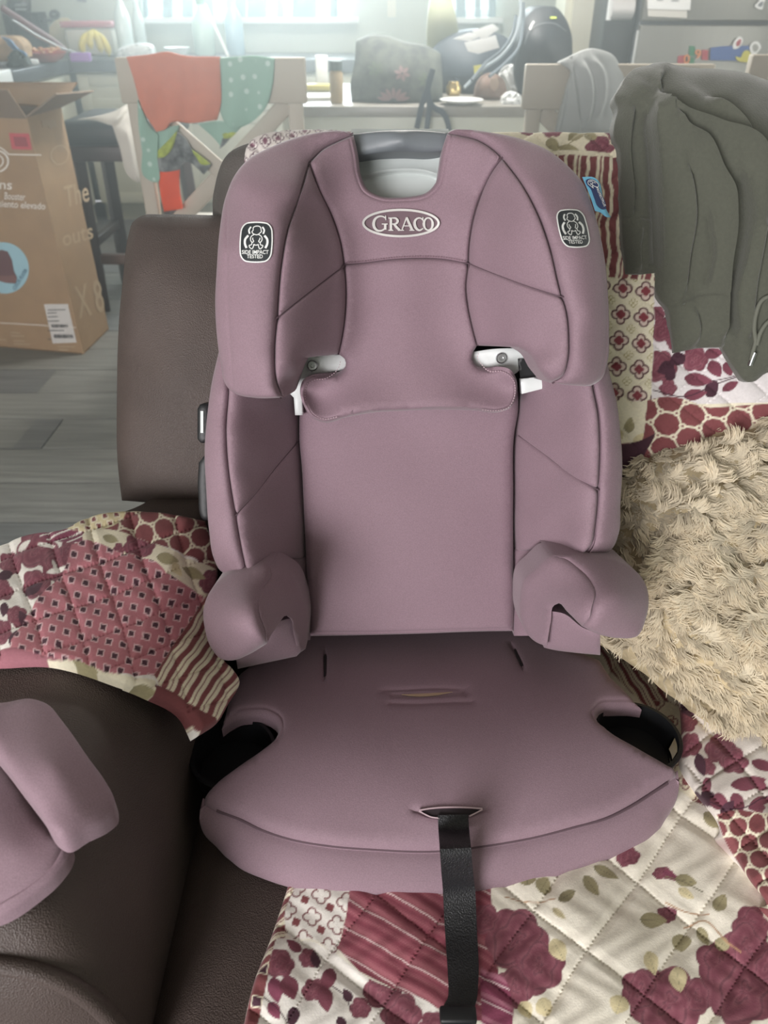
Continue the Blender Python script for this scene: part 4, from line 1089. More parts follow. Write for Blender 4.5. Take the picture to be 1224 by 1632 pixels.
def color_arm(u, v):
    p = Print(u, v, WHITE); p.bg = RUST
    # burgundy flowers on white
    for x, y, R, ph in ((60, 878, 34, .3), (18, 900, 20, 1.1), (95, 905, 30, 2.0), (58, 935, 24, .8), (5, 945, 18, .2), (28, 985, 17, 1.7), (2, 1010, 20, 2.2), (110, 880, 16, 0)):
        p.flower(None, x, y, R, ph=ph)
    for x, y, L, w, a in ((20, 915, 26, 8, 150), (40, 950, 34, 9, -30), (10, 965, 22, 7, 100), (20, 1035, 30, 9, -70), (45, 1000, 26, 8, -120)):
        p.leaf(None, x, y, L, w, a, DKB)
    for x, y, L, w, a in ((30, 880, 26, 4, -40), (60, 868, 30, 4, 10), (75, 915, 40, 4, -15), (85, 895, 22, 3, 70)):
        p.leaf(None, x, y, L, w, a, WHITE)
    k = p.poly([(85, 842), (133, 826), (150, 860), (115, 868), (60, 852)]); p.put(k, MAU); p.stripes(k, (100, 850), (.45, 1), 9, [(0, .25, 0)], [WHITE], .3)
    # rust lattice
    k = p.poly([(105, 845, 1), (110, 800, 1), (360, 800, 1), (360, 960, 1), (326, 904), (248, 870), (202, 855), (137, 847)]); p.put(k, RUST)
    p.hexes(k, 19, .25, (262, 845), CREAM, 2.0)
    k2 = p.poly([(108, 846, 1), (125, 815, 1), (205, 812, 1), (190, 835), (140, 848)]); p.put(k2, PALE); p.squares(k2, (150, 830), (18, -4), (8, 10), 5.0, RUST, CREAM)
    # cream floral strip
    k = p.poly([(133, 850), (170, 846), (202, 854), (248, 870), (300, 892), (345, 915), (345, 965), (310, 944), (279, 928), (248, 899), (183, 880), (133, 864)]); p.put(k, CREAM)
    p.flower(k, 222, 873, 26, sq=.75, ph=.5); p.flower(k, 335, 930, 20); p.leaf(k, 250, 892, 34, 9, 8, OLV); p.leaf(k, 165, 858, 26, 7, 20, OLV); p.leaf(k, 290, 905, 40, 8, 30, OLV); p.leaf(k, 275, 898, 26, 7, 65, PALE); p.flower(k, 190, 878, 9)
    # rose patch with small squares
    k = p.poly([(115, 872, 1), (140, 864), (183, 880), (248, 899), (280, 927), (326, 953, 1), (242, 1079, 1), (168, 1074), (100, 1060), (17, 1050, 1), (19, 1025, 1), (65, 954), (102, 913)]); p.put(k, lin('#b9757f'))
    p.squares(k, (128, 910), (22.3, 5.0), (9.2, 23.2), 6.0, DKB, lin('#e0bcc0'))
    # stripes
    k = p.poly([(326, 953, 1), (242, 1079, 1), (330, 1180, 1), (400, 1180, 1), (400, 940, 1), (340, 940, 1)]); p.put(k, CREAM)
    p.stripes(k, (322, 951), (124, 84), 21, [(.10, .50, 0), (.72, .80, 0)], [RUST], 1.6)
    # hem
    k = p.poly([(-50, 1040, 1), (20, 1036, 1), (80, 1046), (170, 1072), (243, 1092, 1), (236, 1110, 1), (160, 1085), (80, 1056), (-50, 1056, 1)]); p.put(k, lin('#96606a'))
    k = p.poly([(74, 1048, 1), (130, 1056), (170, 1071), (246, 1087, 1), (252, 1118, 1), (160, 1082), (76, 1058, 1)]); p.put(k, CREAM); p.leaf(k, 115, 1050, 45, 7, 25, OLV); p.leaf(k, 215, 1092, 40, 5, 20, OLV)
    k = p.poly([(247, 1090, 1), (300, 1122), (345, 1150, 1), (330, 1180, 1), (305, 1150), (248, 1116, 1)]); p.put(k, RUST * .8)
    p.blotch(.08); return p.c
arm_poly = [(-45, 885, 1), (0, 866), (19, 858), (53, 847), (102, 840), (133.5, 823.5), (174, 813.5), (217, 811), (280, 817), (330, 828, 1), (350, 900), (345, 960), (352, 1040), (374, 1065), (385, 1085), (368, 1120), (350, 1150), (318, 1172, 1), (300, 1138), (239, 1102), (168, 1074.5), (124, 1059.5), (78, 1049), (0, 1050), (-45, 1052, 1)]
qgrid('arm_cover', arm_poly, 1.8, place_arm, color_arm, cells((16, 52), (62, -22), (193, 1000), .0035), quilt)

# --- part over the back
SBQ = Frame(SB2.O, SB2.n)
backQ = surf([(395, 222, .012), (480, 206, .012), (700, 207, .012), (985, 210, .012), (1100, 212, .012), (1250, 214, .012), (450, 320, .020), (700, 320, .020), (1000, 300, .022), (1000, 500, .024), (1100, 600, .026), (1250, 400, .022), (980, 700, .030), (1100, 700, .028), (1240, 620, .026), (1000, 790, .030)])
def place_back(u, v):
    e = np.clip((232 - v) / 26, 0, 1)
    return SBQ(u, v, backQ(u, v) - .018 * e ** 2)
def color_back(u, v):
    p = Print(u, v, CREAM); p.bg = RUST
    # quatrefoil ground at the top left
    k = p.poly([(370, 190, 1), (620, 190, 1), (620, 340, 1), (370, 340, 1)]); p.put(k, lin('#c9c2bd')); p.quatre(k, (402, 232), (21, -5), (6, 19), 9.5, lin('#5f4450'), lin('#cfc8c4'), lin('#77505f'))
    # top floral band
    k = p.poly([(620, 190, 1), (1270, 190, 1), (1270, 256, 1), (880, 240, 1), (620, 250, 1)]); p.put(k, CREAM)
    for x, y, R in ((955, 236, 24), (985, 212, 22), (880, 212, 16), (838, 210, 12)): p.flower(k, x, y, R, sq=.7)
    for x, y, L, a in ((905, 222, 30, -20), (890, 236, 34, 12), (915, 245, 24, 60), (870, 226, 26, 30), (930, 215, 22, 20)): p.leaf(k, x, y, L, 8, a, OLV * .95)
    p.stem(k, [(885, 248), (910, 228), (940, 215)], 1.6, OLV)
    # stripes
    k = p.poly([(860, 246, 1), (990, 252, 1), (1270, 256, 1), (1270, 452, 1), (1045, 450, 1), (975, 446, 1), (860, 440, 1)]); p.put(k, CREAM)
    p.stripes(k, (905, 250), (1, .04), 36, [(.0, .30, 0), (.44, .52, 0), (.60, .86, 0)], [RUST], 2.2)
    # quatrefoils
    k = p.poly([(940, 440, 1), (1048, 448, 1), (1046, 540), (1036, 645, 1), (940, 640, 1)]); p.put(k, CREAM); p.quatre(k, (992, 460), (36, 4.5), (-3.4, 41.5), 16.0, lin('#5c3038'), lin('#e2cfc4'), lin('#8a3d47'), small=lin('#b5a96f'))
    # cream with leaf
    k = p.poly([(940, 638, 1), (1036, 640, 1), (1026, 706, 1), (940, 708, 1)]); p.put(k, CREAM); p.leaf(k, 1000, 690, 26, 8, -80, OLV); p.leaf(k, 1008, 706, 24, 6, -40, PALE); p.leaf(k, 990, 700, 20, 6, -110, PALE)
    # burgundy floral on white
    k = p.poly([(1042, 452, 1), (1270, 452, 1), (1270, 640, 1), (1036, 646, 1), (1040, 560)]); p.put(k, lin('#e6e0e0'))
    for x, y, R in ((1057, 526, 22), (1052, 585, 27), (1106, 572, 22), (1064, 618, 14), (1048, 500, 12), (1075, 545, 15), (1180, 520, 18), (1140, 505, 16)): p.flower(k, x, y, R)
    for x, y, L, w, a, c in ((1072, 580, 28, 11, 150, DKB), (1090, 566, 26, 11, 150, DKB), (1121, 566, 32, 9, -10, BURG), (1131, 575, 30, 11, 60, BURG), (1155, 577, 24, 9, 70, BURG), (1089, 603, 46, 11, 6, BURG), (1126, 633, 30, 11, -60, DKB), (1150, 622, 30, 7, -28, BURG), (1088, 632, 38, 9, -10, BURG), (1062, 606, 22, 9, -60, DKB), (1168, 568, 18, 8, 70, DKB)):
        p.leaf(k, x, y, L, w, a, c)
    p.stem(k, [(1040, 622), (1090, 632), (1140, 612), (1185, 597)], 1.8); p.stem(k, [(1130, 608), (1160, 602), (1182, 595)], 1.4)
    # lattice
    k = p.poly([(1030, 638, 1), (1060, 632), (1130, 650, 1), (1270, 640, 1), (1270, 790, 1), (940, 790, 1), (940, 710, 1), (1022, 704, 1), (1028, 670)]); p.put(k, RUST); p.hexes(k, 22, .12, (1062, 676), CREAM, 2.2, sx=1.15)
    k = p.poly([(940, 712, 1), (1024, 700), (1044, 690, 1), (1030, 720), (1000, 760, 1), (940, 780, 1)]); p.put(k, DKB * .9)
    p.blotch(.07); return p.c
back_poly = [(388, 252, 1), (391, 234), (398, 221), (430, 208), (480, 204), (560, 205.5), (700, 207), (850, 207), (960, 208), (1060, 212), (1275, 214, 1), (1275, 660, 1), (1100, 780), (1000, 800, 1), (930, 800, 1), (930, 345, 1), (400, 345, 1)]
qgrid('back_cover', back_poly, 1.8, place_back, color_back, cells((38, 30), (40, -30), (1000, 330), .0032), quilt)

# --- part on the seat
seatQ = surf([(390, 1500, -.660), (460, 1410, -.657), (600, 1430, -.656), (700, 1600, -.656), (900, 1500, -.654), (1050, 1350, -.652), (1100, 1260, -.646), (1200, 1600, -.650), (1224, 1500, -.646), (900, 1700, -.660), (500, 1700, -.660), (1000, 1150, -.655), (960, 1040, -.652), (1224, 1700, -.655)])
def place_seat(u, v):
    z = seatQ(u, v) + .0035 * np.sin(u * .022 + 1.2 * np.sin(v * .015)) * np.clip((v - 1380) / 80, 0, 1)
    return at_z(u, v, CAMZ + z)
def color_seat(u, v):
    p = Print(u, v, CREAM * .5 + WHITE * .53); p.bg = RUST
    # edge stripes and squared rust edge
    k = p.poly([(450, 1400, 1), (480, 1400, 1), (458, 1480), (442, 1540, 1), (400, 1560, 1), (432, 1490)]); p.put(k, CREAM); p.stripes(k, (440, 1480), (.42, .9), 19, [(0, .5, 0), (.62, .7, 0)], [RUST], .8)
    # quatrefoil patch
    k = p.poly([(474, 1400, 1), (570, 1415, 1), (558, 1428, 1), (551, 1466, 1), (535, 1525, 1), (500, 1500), (464, 1500, 1), (455, 1480)]); p.put(k, WHITE); p.quatre(k, (498, 1465), (15, -36), (40, 12), 16, RUST * .9, WHITE, WHITE); p.squares(k, (487, 1437), (15, -36), (40, 12), 6, RUST, RUST)
    # striped rose patch
    k = p.poly([(560, 1410, 1), (780, 1405, 1), (800, 1640, 1), (700, 1612, 1), (574, 1552, 1), (538, 1514, 1), (552, 1466)]); p.put(k, lin('#93505c'))
    p.stripes(k, (560, 1440), (.5, -.86), 40, [(0, .06, 0), (.12, .30, 1), (.40, .58, 2), (.66, .70, 1), (.8, .9, 2)], [lin('#e3c9c8'), lin('#a5626c'), lin('#843f4d')], .5)
    # flowers bottom left
    k = p.poly([(440, 1500, 1), (466, 1498, 1), (500, 1505), (536, 1524), (576, 1555), (700, 1615), (720, 1640, 1), (380, 1660, 1), (410, 1600)]); p.put(k, WHITE)
    for x, y, R in ((446, 1540, 24), (492, 1530, 17), (610, 1580, 32), (640, 1618, 34), (575, 1610, 18), (690, 1640, 26), (500, 1580, 20)): p.flower(k, x, y, R)
    for x, y, L, w, a, c in ((436, 1562, 40, 12, 80, MAU), (455, 1560, 38, 15, 70, BURG), (530, 1545, 40, 12, 110, BURG), (515, 1575, 42, 13, 80, BURG), (505, 1545, 30, 8, -100, DKB), (470, 1605, 34, 10, 100, DKB), (560, 1600, 24, 8, -120, DKB), (430, 1600, 30, 10, 60, MAU), (540, 1625, 24, 8, 60, DKB), (480, 1520, 30, 9, -140, BURG)):
        p.leaf(k, x, y, L, w, a, c)
    p.stem(k, [(418, 1590), (440, 1608), (460, 1632)], 2.0); p.stem(k, [(530, 1575), (550, 1590), (560, 1612)], 2.0)
    k = p.poly([(380, 1660, 1), (404, 1560, 1), (432, 1535, 1), (428, 1560, 1), (410, 1640, 1), (405, 1660, 1)]); p.put(k, RUST); p.squares(k, (419, 1547), (-9, 52), (52, 9), 9, DKB, CREAM)
    # right: stripe sliver and lattice by the cushion
    k = p.poly([(940, 1010, 1), (1000, 1015, 1), (1030, 1060), (1075, 1128, 1), (1040, 1140, 1), (980, 1080)]); p.put(k, CREAM); p.stripes(k, (985, 1060), (.9, -.5), 17, [(0, .42, 0), (.6, .7, 0)], [RUST], 1.5)
    k = p.poly([(1040, 1120, 1), (1090, 1120, 1), (1100, 1180), (1150, 1300), (1100, 1275), (1080, 1262), (1075, 1200)]); p.put(k, CREAM); p.quatre(k, (1092, 1250), (22, 30), (-20, 36), 13, RUST, CREAM, RUST)
    # big roses on cream
    for x, y, R, ph, sq in ((823, 1500, 52, .2, 1), (858, 1545, 44, 1.2, 1), (820, 1575, 34, 2.0, 1), (775, 1470, 26, .4, 1), (1062, 1600, 62, .5, .95), (1020, 1580, 34, 1.1, 1), (1150, 1540, 44, 1.7, 1), (1185, 1585, 60, .9, 1), (1195, 1478, 30, .1, 1), (1190, 1510, 40, 2.4, 1), (1224, 1540, 30, .4, 1), (1000, 1368, 20, .5, .8), (1062, 1460, 17, 1.5, .9), (1055, 1395, 17, .3, .6), (1110, 1590, 30, 2, 1)):
        p.flower(None, x, y, R, ph=ph, sq=sq)
    for x, y, L, w, a, c in ((1055, 1392, 34, 6, 30, MAU), (930, 1400, 40, 10, 55, OLV), (945, 1385, 44, 9, 25, OLV * .9), (860, 1425, 26, 14, -60, OLV), (840, 1415, 24, 14, -90, OLV), (820, 1412, 26, 12, -110, OLV), (890, 1440, 30, 9, -30, OLV * .8), (880, 1450, 28, 5, 40, PALE * .8), (1018, 1470, 44, 13, 2, OLV), (1085, 1490, 30, 16, 90, OLV), (1112, 1480, 34, 9, 60, OLV), (1140, 1455, 30, 12, -60, OLV), (1075, 1405, 36, 10, 10, OLV), (1080, 1420, 30, 7, 30, PALE), (1120, 1300, 44, 12, 30, OLV), (1145, 1290, 40, 8, 60, PALE), (880, 1500, 40, 14, 60, PALE), (860, 1595, 30, 14, 60, PALE), (990, 1590, 30, 16, 110, PALE), (1030, 1520, 38, 12, 70, PALE), (1075, 1545, 40, 14, 80, PALE), (830, 1598, 30, 12, 60, PALE), (1140, 1500, 26, 10, 30, OLV)):
        p.leaf(None, x, y, L, w, a, c, vein=c * .6)
    p.stem(None, [(1090, 1480), (1120, 1470), (1160, 1505), (1180, 1520)], 2.4, lin('#b8906e')); p.stem(None, [(1060, 1440), (1090, 1455), (1130, 1460)], 2.0, lin('#b8906e')); p.stem(None, [(805, 1432), (850, 1440), (885, 1436)], 1.8, lin('#b8906e'))
    p.stem(None, [(1060, 1400), (1100, 1415), (1120, 1425)], 1.8, OLV * .6)
    k = p.poly([(765, 1545, 1), (800, 1560), (816, 1600), (812, 1660, 1), (765, 1660, 1)]); p.put(k, lin('#8f4560')); p.stripes(k, (770, 1560), (.45, -.9), 34, [(0, .07, 0), (.2, .4, 1)], [lin('#e8d0d4'), lin('#b07084')], .4)
    p.blotch(.06, .03); return p.c
seat_poly = [(462, 1395, 1), (459, 1406), (431.5, 1492), (404, 1561), (380, 1665, 1), (1290, 1690, 1), (1290, 1300, 1), (1150, 1120, 1), (1090, 1085), (1010, 1000, 1), (940, 1000, 1), (900, 1100, 1), (1000, 1230, 1), (900, 1340, 1), (700, 1392, 1)]
qgrid('seat_cover', seat_poly, 2.1, place_seat, color_seat, cells((-76, 110), (88, 68), (1089, 1298), .0048, .11), quilt)

# --- folded-back layer at the right of the seat
foldQ = surf([(1050, 1050, -.632), (1090, 1140, -.630), (1100, 1240, -.628), (1140, 1310, -.628), (1185, 1400, -.628), (1240, 1500, -.630), (1180, 1200, -.606), (1230, 1300, -.604), (1290, 1400, -.604), (1224, 1180, -.600), (1150, 1100, -.605), (1290, 1200, -.595)])
def place_fold(u, v):
    return at_z(u, v, CAMZ + foldQ(u, v) + .006 * np.sin(u * .05 + v * .02))
def color_fold(u, v):
    p = Print(u, v, lin('#ddd4cc')); p.bg = RUST
    for x, y, R in ((1150, 1195, 26), (1170, 1215, 22), (1090, 1150, 22), (1100, 1190, 20), (1130, 1225, 14), (1210, 1290, 12), (1070, 1110, 18), (1125, 1120, 16)): p.flower(None, x, y, R)
    for x, y, L, w, a, c in ((1112, 1205, 36, 10, 70, DKB), (1130, 1240, 30, 9, 100, BURG), (1165, 1255, 56, 11, -12, BURG), (1170, 1265, 34, 11, 75, BURG), (1120, 1265, 34, 12, 40, DKB), (1190, 1240, 40, 9, 30, BURG), (1190, 1290, 44, 10, -25, BURG), (1135, 1275, 28, 13, 20, BURG), (1150, 1300, 30, 8, -50, DKB), (1105, 1260, 40, 10, 70, DKB), (1195, 1215, 40, 9, 20, BURG), (1085, 1120, 34, 9, 50, DKB)):
        p.leaf(None, x, y, L, w, a, c)
    p.stem(None, [(1130, 1280), (1170, 1290), (1224, 1270)], 2.2)
    k = p.poly([(1140, 1300, 1), (1165, 1292), (1224, 1300), (1300, 1290, 1), (1300, 1520, 1), (1230, 1500, 1), (1190, 1400), (1155, 1335)]); p.put(k, RUST * .9); p.hexes(k, 19, .4, (1195, 1345), CREAM, 2.4)
    k = p.poly([(1030, 1040, 1), (1062, 1080), (1085, 1130, 1), (1070, 1150, 1), (1020, 1080, 1)]); p.put(k, CREAM); p.stripes(k, (1050, 1080), (.9, -.45), 18, [(0, .4, 0), (.6, .7, 0)], [RUST], 1.5)
    p.blotch(.07); return p.c
fold_poly = [(1020, 1010, 1), (1050, 1060), (1078, 1120), (1086, 1170), (1088, 1220), (1105, 1262), (1140, 1308), (1160, 1345), (1190, 1400), (1216, 1432), (1250, 1480), (1290, 1520, 1), (1290, 1120, 1), (1200, 1080), (1090, 1030, 1)]
qgrid('folded_corner', fold_poly, 1.9, place_fold, color_fold, cells((40, 46), (52, -34), (1120, 1250), .0035), quilt, thick=.025)

# ------------------------------------------------------------------ loose mauve covers on the arm
AR = Frame((-.3, .4, CAMZ - .478), (0, 0, 1))
cv = thing('loose_seat_cover', at_z(np.array(60.), np.array(1280.), CAMZ - .48), 'folded mauve fabric pad lying on the left sofa arm', 'cover')
cvl = surf([(0, 1215, .012), (50, 1270, .012), (100, 1335, .010), (108, 1354, .006), (50, 1417, .0), (-60, 1440, -.004), (-60, 1220, .010), (20, 1350, .014)])
pad('lower_pad', [(-70, 1195, 1), (0, 1198), (30, 1235), (85, 1318), (104, 1330), (110, 1340), (108, 1354), (90, 1382), (51, 1417), (8, 1446), (-70, 1470, 1)], AR, cvl, M['mauve'], cv, thick=.012, dip=.005, dipw=6, step=9,
    seams=[([(100, 1345), (85, 1372), (45, 1408), (0, 1436)], .002, 3)])
cvu = surf([(0, 1110, .040), (50, 1107, .042), (98, 1143, .040), (137, 1198, .036), (180, 1268, .026), (165, 1294, .028), (94, 1327, .036), (59, 1284, .040), (0, 1205, .044), (-60, 1150, .045), (90, 1220, .050), (120, 1280, .040)])
pad('upper_pad', [(-70, 1105, 1), (0, 1112), (51, 1106), (71, 1113), (98, 1143), (137, 1198), (165, 1237), (179, 1266), (178, 1282), (165, 1294), (130, 1311), (94, 1327.5), (84, 1322), (59, 1284), (23.5, 1237), (0, 1206), (-70, 1130, 1)], AR, cvu, M['mauve'], cv, thick=.016, dip=.006, dipw=5, step=9)
pad('upper_pad_lining', [(94, 1328, 1), (135, 1310), (168, 1294, 1), (164, 1307), (156, 1315), (120, 1324), (100, 1328)], AR, surf([(94, 1328, .022), (168, 1296, .016), (150, 1315, .012)]), M['mauve_dark'], cv, thick=.008, dip=.002, dipw=3, step=8)

# ------------------------------------------------------------------ shaggy blanket
o_ = at_y(np.array(1150.), np.array(650.), .83); o2 = at_z(np.array(1150.), np.array(1180.), CAMZ - .62)
d_ = o_ - o2; d_[0] = 0
nrm_ = np.array([0, -d_[2], d_[1]])
FB = Frame((o_ + o2) / 2, nrm_)
furN = surf([(1224, 600, .005), (1120, 665, .005), (1010, 735, .002), (1000, 900, .020), (1050, 800, .045), (1150, 750, .045), (1250, 700, .035), (1100, 900, .060), (1224, 850, .060), (1010, 1000, .015), (1080, 1010, .050), (1180, 1020, .058),
             (1030, 1060, .010), (1100, 1120, .020), (1170, 1170, .020), (1224, 1205, .020), (1180, 1100, .045), (1290, 1100, .05), (1290, 1250, .02), (1290, 600, .0), (960, 760, -.02), (950, 950, -.03)])
fur_poly = [(950, 775, 1), (1005, 738), (1040, 716), (1100, 680), (1150, 645), (1200, 612), (1235, 590), (1300, 560, 1), (1300, 1260, 1), (1224, 1200), (1180, 1170), (1130, 1122), (1085, 1090), (1040, 1050), (1000, 1022), (950, 1000, 1)]
def fur_extra(u, v, d):
    return .006 * np.sin(u * .045 + 1.7 * np.sin(v * .02)) * np.sin(v * .05 + 1.3 * np.sin(u * .03)) + .004 * np.sin(v * .085 + u * .03) - .012 * np.exp(-d / 14)
blanket = thing('shaggy_blanket', at_z(np.array(1150.), np.array(1180.), CAMZ - .64), 'beige long-pile throw heaped right of the booster seat', 'blanket')
pad('blanket_ground', fur_poly, FB, furN, M['fur_base'], blanket, thick=.03, dip=.006, dipw=8, step=11, extra=fur_extra)
rs = np.random.RandomState(7)
lo, hi = np.array([950, 560]), np.array([1262, 1240])
q = rs.rand(80000, 2) * (hi - lo) + lo
Of = cr(fur_poly, 6, True); q = q[inside(q[:, 0], q[:, 1], Of)][:46000]
u, v = q[:, 0], q[:, 1]
dd = seg_dist(u, v, Of)
root = FB(u, v, furN(u, v)) + (fur_extra(u, v, dd) - .001)[:, None] * FB.n
def swirl(u, v, s, ph):
    return np.sin(u * s + ph + 1.9 * np.sin(v * s * .8 + ph)) + np.sin(v * s * 1.1 - ph * 2 + 1.5 * np.sin(u * s * .7))
# tufts: strands of one lock share a direction and lean to its tip
cell = 13.0
ci = np.round(u / cell + .35 * np.sin(v / 17)); cj = np.round(v / cell + .35 * np.sin(u / 19))
hsh = np.abs(np.sin(ci * 12.9898 + cj * 78.233) * 43758.5453) % 1.0
hs2 = np.abs(np.sin(ci * 39.346 + cj * 11.135) * 24634.6345) % 1.0
ang = -math.pi / 2 + .8 * swirl(u, v, .018, 1.0) + (hsh - .5) * 2.4 + rs.randn(len(u)) * .22
eh = np.array([1.0, 0, 0]); ev = np.cross(FB.n, eh)
dirv = np.cos(ang)[:, None] * eh + np.sin(ang)[:, None] * ev
Ls = (.012 + .008 * rs.rand(len(u)) + .003 * hs2)
lift = (.35 + .35 * hs2 + .2 * rs.rand(len(u)))
side = np.cross(dirv, FB.n)
cx = (ci - .35 * np.sin(v / 17)) * cell; cy = (cj - .35 * np.sin(u / 19)) * cell
pull = ((cx - u)[:, None] * eh - (cy - v)[:, None] * ev) * .00055
w = (.00065 + .0004 * rs.rand(len(u)))[:, None]
ks = [0, .35, .7, 1.0]; wid = [1.0, .95, .7, .12]
pts = []
for t_, ww in zip(ks, wid):
    c = root + dirv * (Ls * t_)[:, None] + FB.n * (Ls * lift * (t_ - .55 * t_ ** 2))[:, None] + pull * t_ ** 1.3 + side * (Ls * .18 * np.sin(t_ * 5 + hsh * 6))[:, None]
    pts += [c - side * w * ww, c + side * w * ww]
n = len(u); V = np.stack(pts, 1).reshape(-1, 3)
b = (np.arange(n) * 8)[:, None]
F = np.concatenate([b + np.array([[2 * i, 2 * i + 1, 2 * i + 3, 2 * i + 2]]) for i in range(3)])
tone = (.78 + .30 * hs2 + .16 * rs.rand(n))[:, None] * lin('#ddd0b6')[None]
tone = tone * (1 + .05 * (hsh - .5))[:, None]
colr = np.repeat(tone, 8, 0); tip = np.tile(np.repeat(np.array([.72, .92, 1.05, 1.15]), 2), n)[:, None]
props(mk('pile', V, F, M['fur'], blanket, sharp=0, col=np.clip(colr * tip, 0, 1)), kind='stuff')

# ------------------------------------------------------------------ hooded sweatshirt over the sofa back
HF = Frame(SB2.O, SB2.n)
hoodN = surf([(1056, 96, .010), (1015, 106, .012), (994, 133, .020), (985, 165, .028), (984, 210, .036), (992, 312, .040), (1003, 434, .040), (1050, 430, .044), (1112, 102, .010), (1181, 107, .010), (1250, 130, .012), (1060, 200, .062), (1100, 160, .056), (1150, 180, .062), (1200, 190, .066), (1250, 220, .06),
              (1120, 260, .072), (1180, 300, .078), (1240, 320, .075), (1100, 350, .064), (1150, 430, .064), (1060, 480, .048), (1080, 560, .044), (1120, 550, .046), (1165, 560, .050), (1200, 606, .052), (1224, 592, .054), (1200, 480, .068), (1250, 500, .07), (1030, 300, .056), (1030, 400, .054)])
hood_out = [(1056, 93.5), (1036, 98), (1015, 104), (1002, 116), (994, 131.6), (984, 149), (989, 166), (983.6, 194), (983.6, 215), (990.5, 228), (994, 260), (992, 312), (995, 350), (999, 400), (1002, 434.5, 1), (1028, 434), (1051, 432, 1), (1056, 474), (1070, 491), (1075, 518), (1080, 562, 1), (1121, 554), (1160, 553, 1), (1168, 567), (1181, 591), (1200, 609), (1212, 607), (1224, 597), (1285, 590, 1), (1285, 145, 1), (1224, 119.5), (1181, 107), (1112, 102), (1080, 97)]
hs = pad('hooded_sweatshirt', hood_out, HF, hoodN, M['olive'], None, thick=.02, dip=.010, dipw=9, step=9,
    seams=[([(1065, 489), (1092, 479), (1126, 468), (1163, 471)], .0022, 3), ([(1003, 347), (1020, 346), (1046, 345)], .002, 2.5)],
    folds=[([(1049, 149), (1087, 177), (1139, 197), (1198, 225), (1216, 260), (1240, 290)], .020, 20),
           ([(1042, 159), (1038, 195), (1044, 235), (1047, 290), (1050, 350), (1053, 432)], -.016, 14),
           ([(1071, 178), (1090, 205), (1122, 222), (1146, 263), (1167, 301), (1172, 346), (1164, 430), (1158, 540)], .016, 15),
           ([(1126, 152), (1167, 173), (1196, 206), (1214, 250), (1222, 300)], .012, 16),
           ([(1180, 270), (1195, 330), (1188, 400), (1172, 470), (1175, 540)], -.012, 16),
           ([(1012, 170), (1006, 230), (1012, 300), (1010, 345)], .007, 9), ([(1028, 360), (1022, 395), (1026, 430)], .006, 8),
           ([(1096, 260), (1110, 330), (1100, 410), (1092, 470)], .007, 16), ([(1130, 330), (1138, 400), (1128, 460)], -.006, 12),
           ([(1060, 112), (1052, 130), (1058, 146)], .008, 9), ([(1110, 492), (1116, 525), (1112, 550)], .005, 10),
           ([(1224, 350), (1210, 420), (1202, 480), (1196, 540)], .008, 12)],
    extra=lambda u, v, d: .0012 * np.sin(u * .09 + v * .03) * np.sin(v * .05))
props(hs, 'olive green hooded sweatshirt draped over the sofa back', 'sweatshirt')
for pts in ([(1232, 470), (1215, 478), (1205, 500), (1202, 525), (1204, 545), (1200, 560), (1197, 574)], [(1240, 505), (1222, 515), (1212, 530), (1206, 550)]):
    P = cr(pts, 4); W = HF(P[:, 0], P[:, 1], hoodN(P[:, 0], P[:, 1]) + .006)
    V, F = g_tube(W, .0024, 8); mk('drawstring', V, F, M['olive_cord'], hs)
P = cr([(1203, 562), (1199, 572), (1195, 583)], 4); V, F = g_tube(HF(P[:, 0], P[:, 1], hoodN(P[:, 0], P[:, 1]) + .006), .0028, 8); mk('cord_tip', V, F, M['steel'], hs)
# ------------------------------------------------------------------ kitchen behind
def VF(Y): return Frame((0, Y, 0), (0, -1, 0))
def vpad(name, out, Y, m, parent=None, thick=.02, nf=0.0, dip=.004, dipw=3, step=9, **k):
    return pad(name, out, VF(Y), nf, m, parent, thick=thick, dip=dip, dipw=dipw, step=step, **k)
def box(name, x0, x1, y0, y1, z0, z1, m, parent=None, bev=.003, **k):
    V, F = g_box(((x0 + x1) / 2, (y0 + y1) / 2, (z0 + z1) / 2), (abs(x1 - x0), abs(y1 - y0), abs(z1 - z0)), bev=bev)
    return mk(name, V, F, m, parent, **k)
def dots_mat(name, c, d, scale, r):
    m, nt, b = new_mat(name); N = nt.nodes; L = nt.links
    tc = N.new('ShaderNodeTexCoord'); v = N.new('ShaderNodeTexVoronoi'); v.inputs['Scale'].default_value = scale; v.inputs['Randomness'].default_value = .35
    L.new(tc.outputs['Object'], v.inputs['Vector'])
    mr = N.new('ShaderNodeMapRange'); mr.inputs[1].default_value = r; mr.inputs[2].default_value = r + .06; mr.inputs[3].default_value = 1; mr.inputs[4].default_value = 0
    L.new(v.outputs['Distance'], mr.inputs[0])
    mx = N.new('ShaderNodeMix'); mx.data_type = 'RGBA'; mx.inputs[6].default_value = (*lin(c), 1); mx.inputs[7].default_value = (*lin(d), 1)
    L.new(mr.outputs[0], mx.inputs[0]); L.new(mx.outputs[2], b.inputs['Base Color']); b.inputs['Roughness'].default_value = .9
    return m
CAB = mat('cream_cabinet_paint', '#c9c9b6', .5, .02, 6)
WORK = mat('dark_grey_worktop', '#4c5257', .35, .15, 60)
CHAIR = mat('cream_grey_chair_paint', '#b4ab9c', .55, .03, 9)
DARKWOOD = mat('dark_stained_wood', '#3b2b28', .45, .25, 6, stretch=(1, 1, .15))
CARD = mat('brown_cardboard', '#a98c6c', .85, .06, 14, .1, 120)
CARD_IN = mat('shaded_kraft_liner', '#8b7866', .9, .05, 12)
CARD_SIDE = mat('brown_cardboard_side', '#a48a6c', .85, .06, 14, .1, 120)
PRINT_W = mat('white_box_print', '#efe9df', .8)
PRINT_F = mat('faint_box_print', '#bba78a', .85)
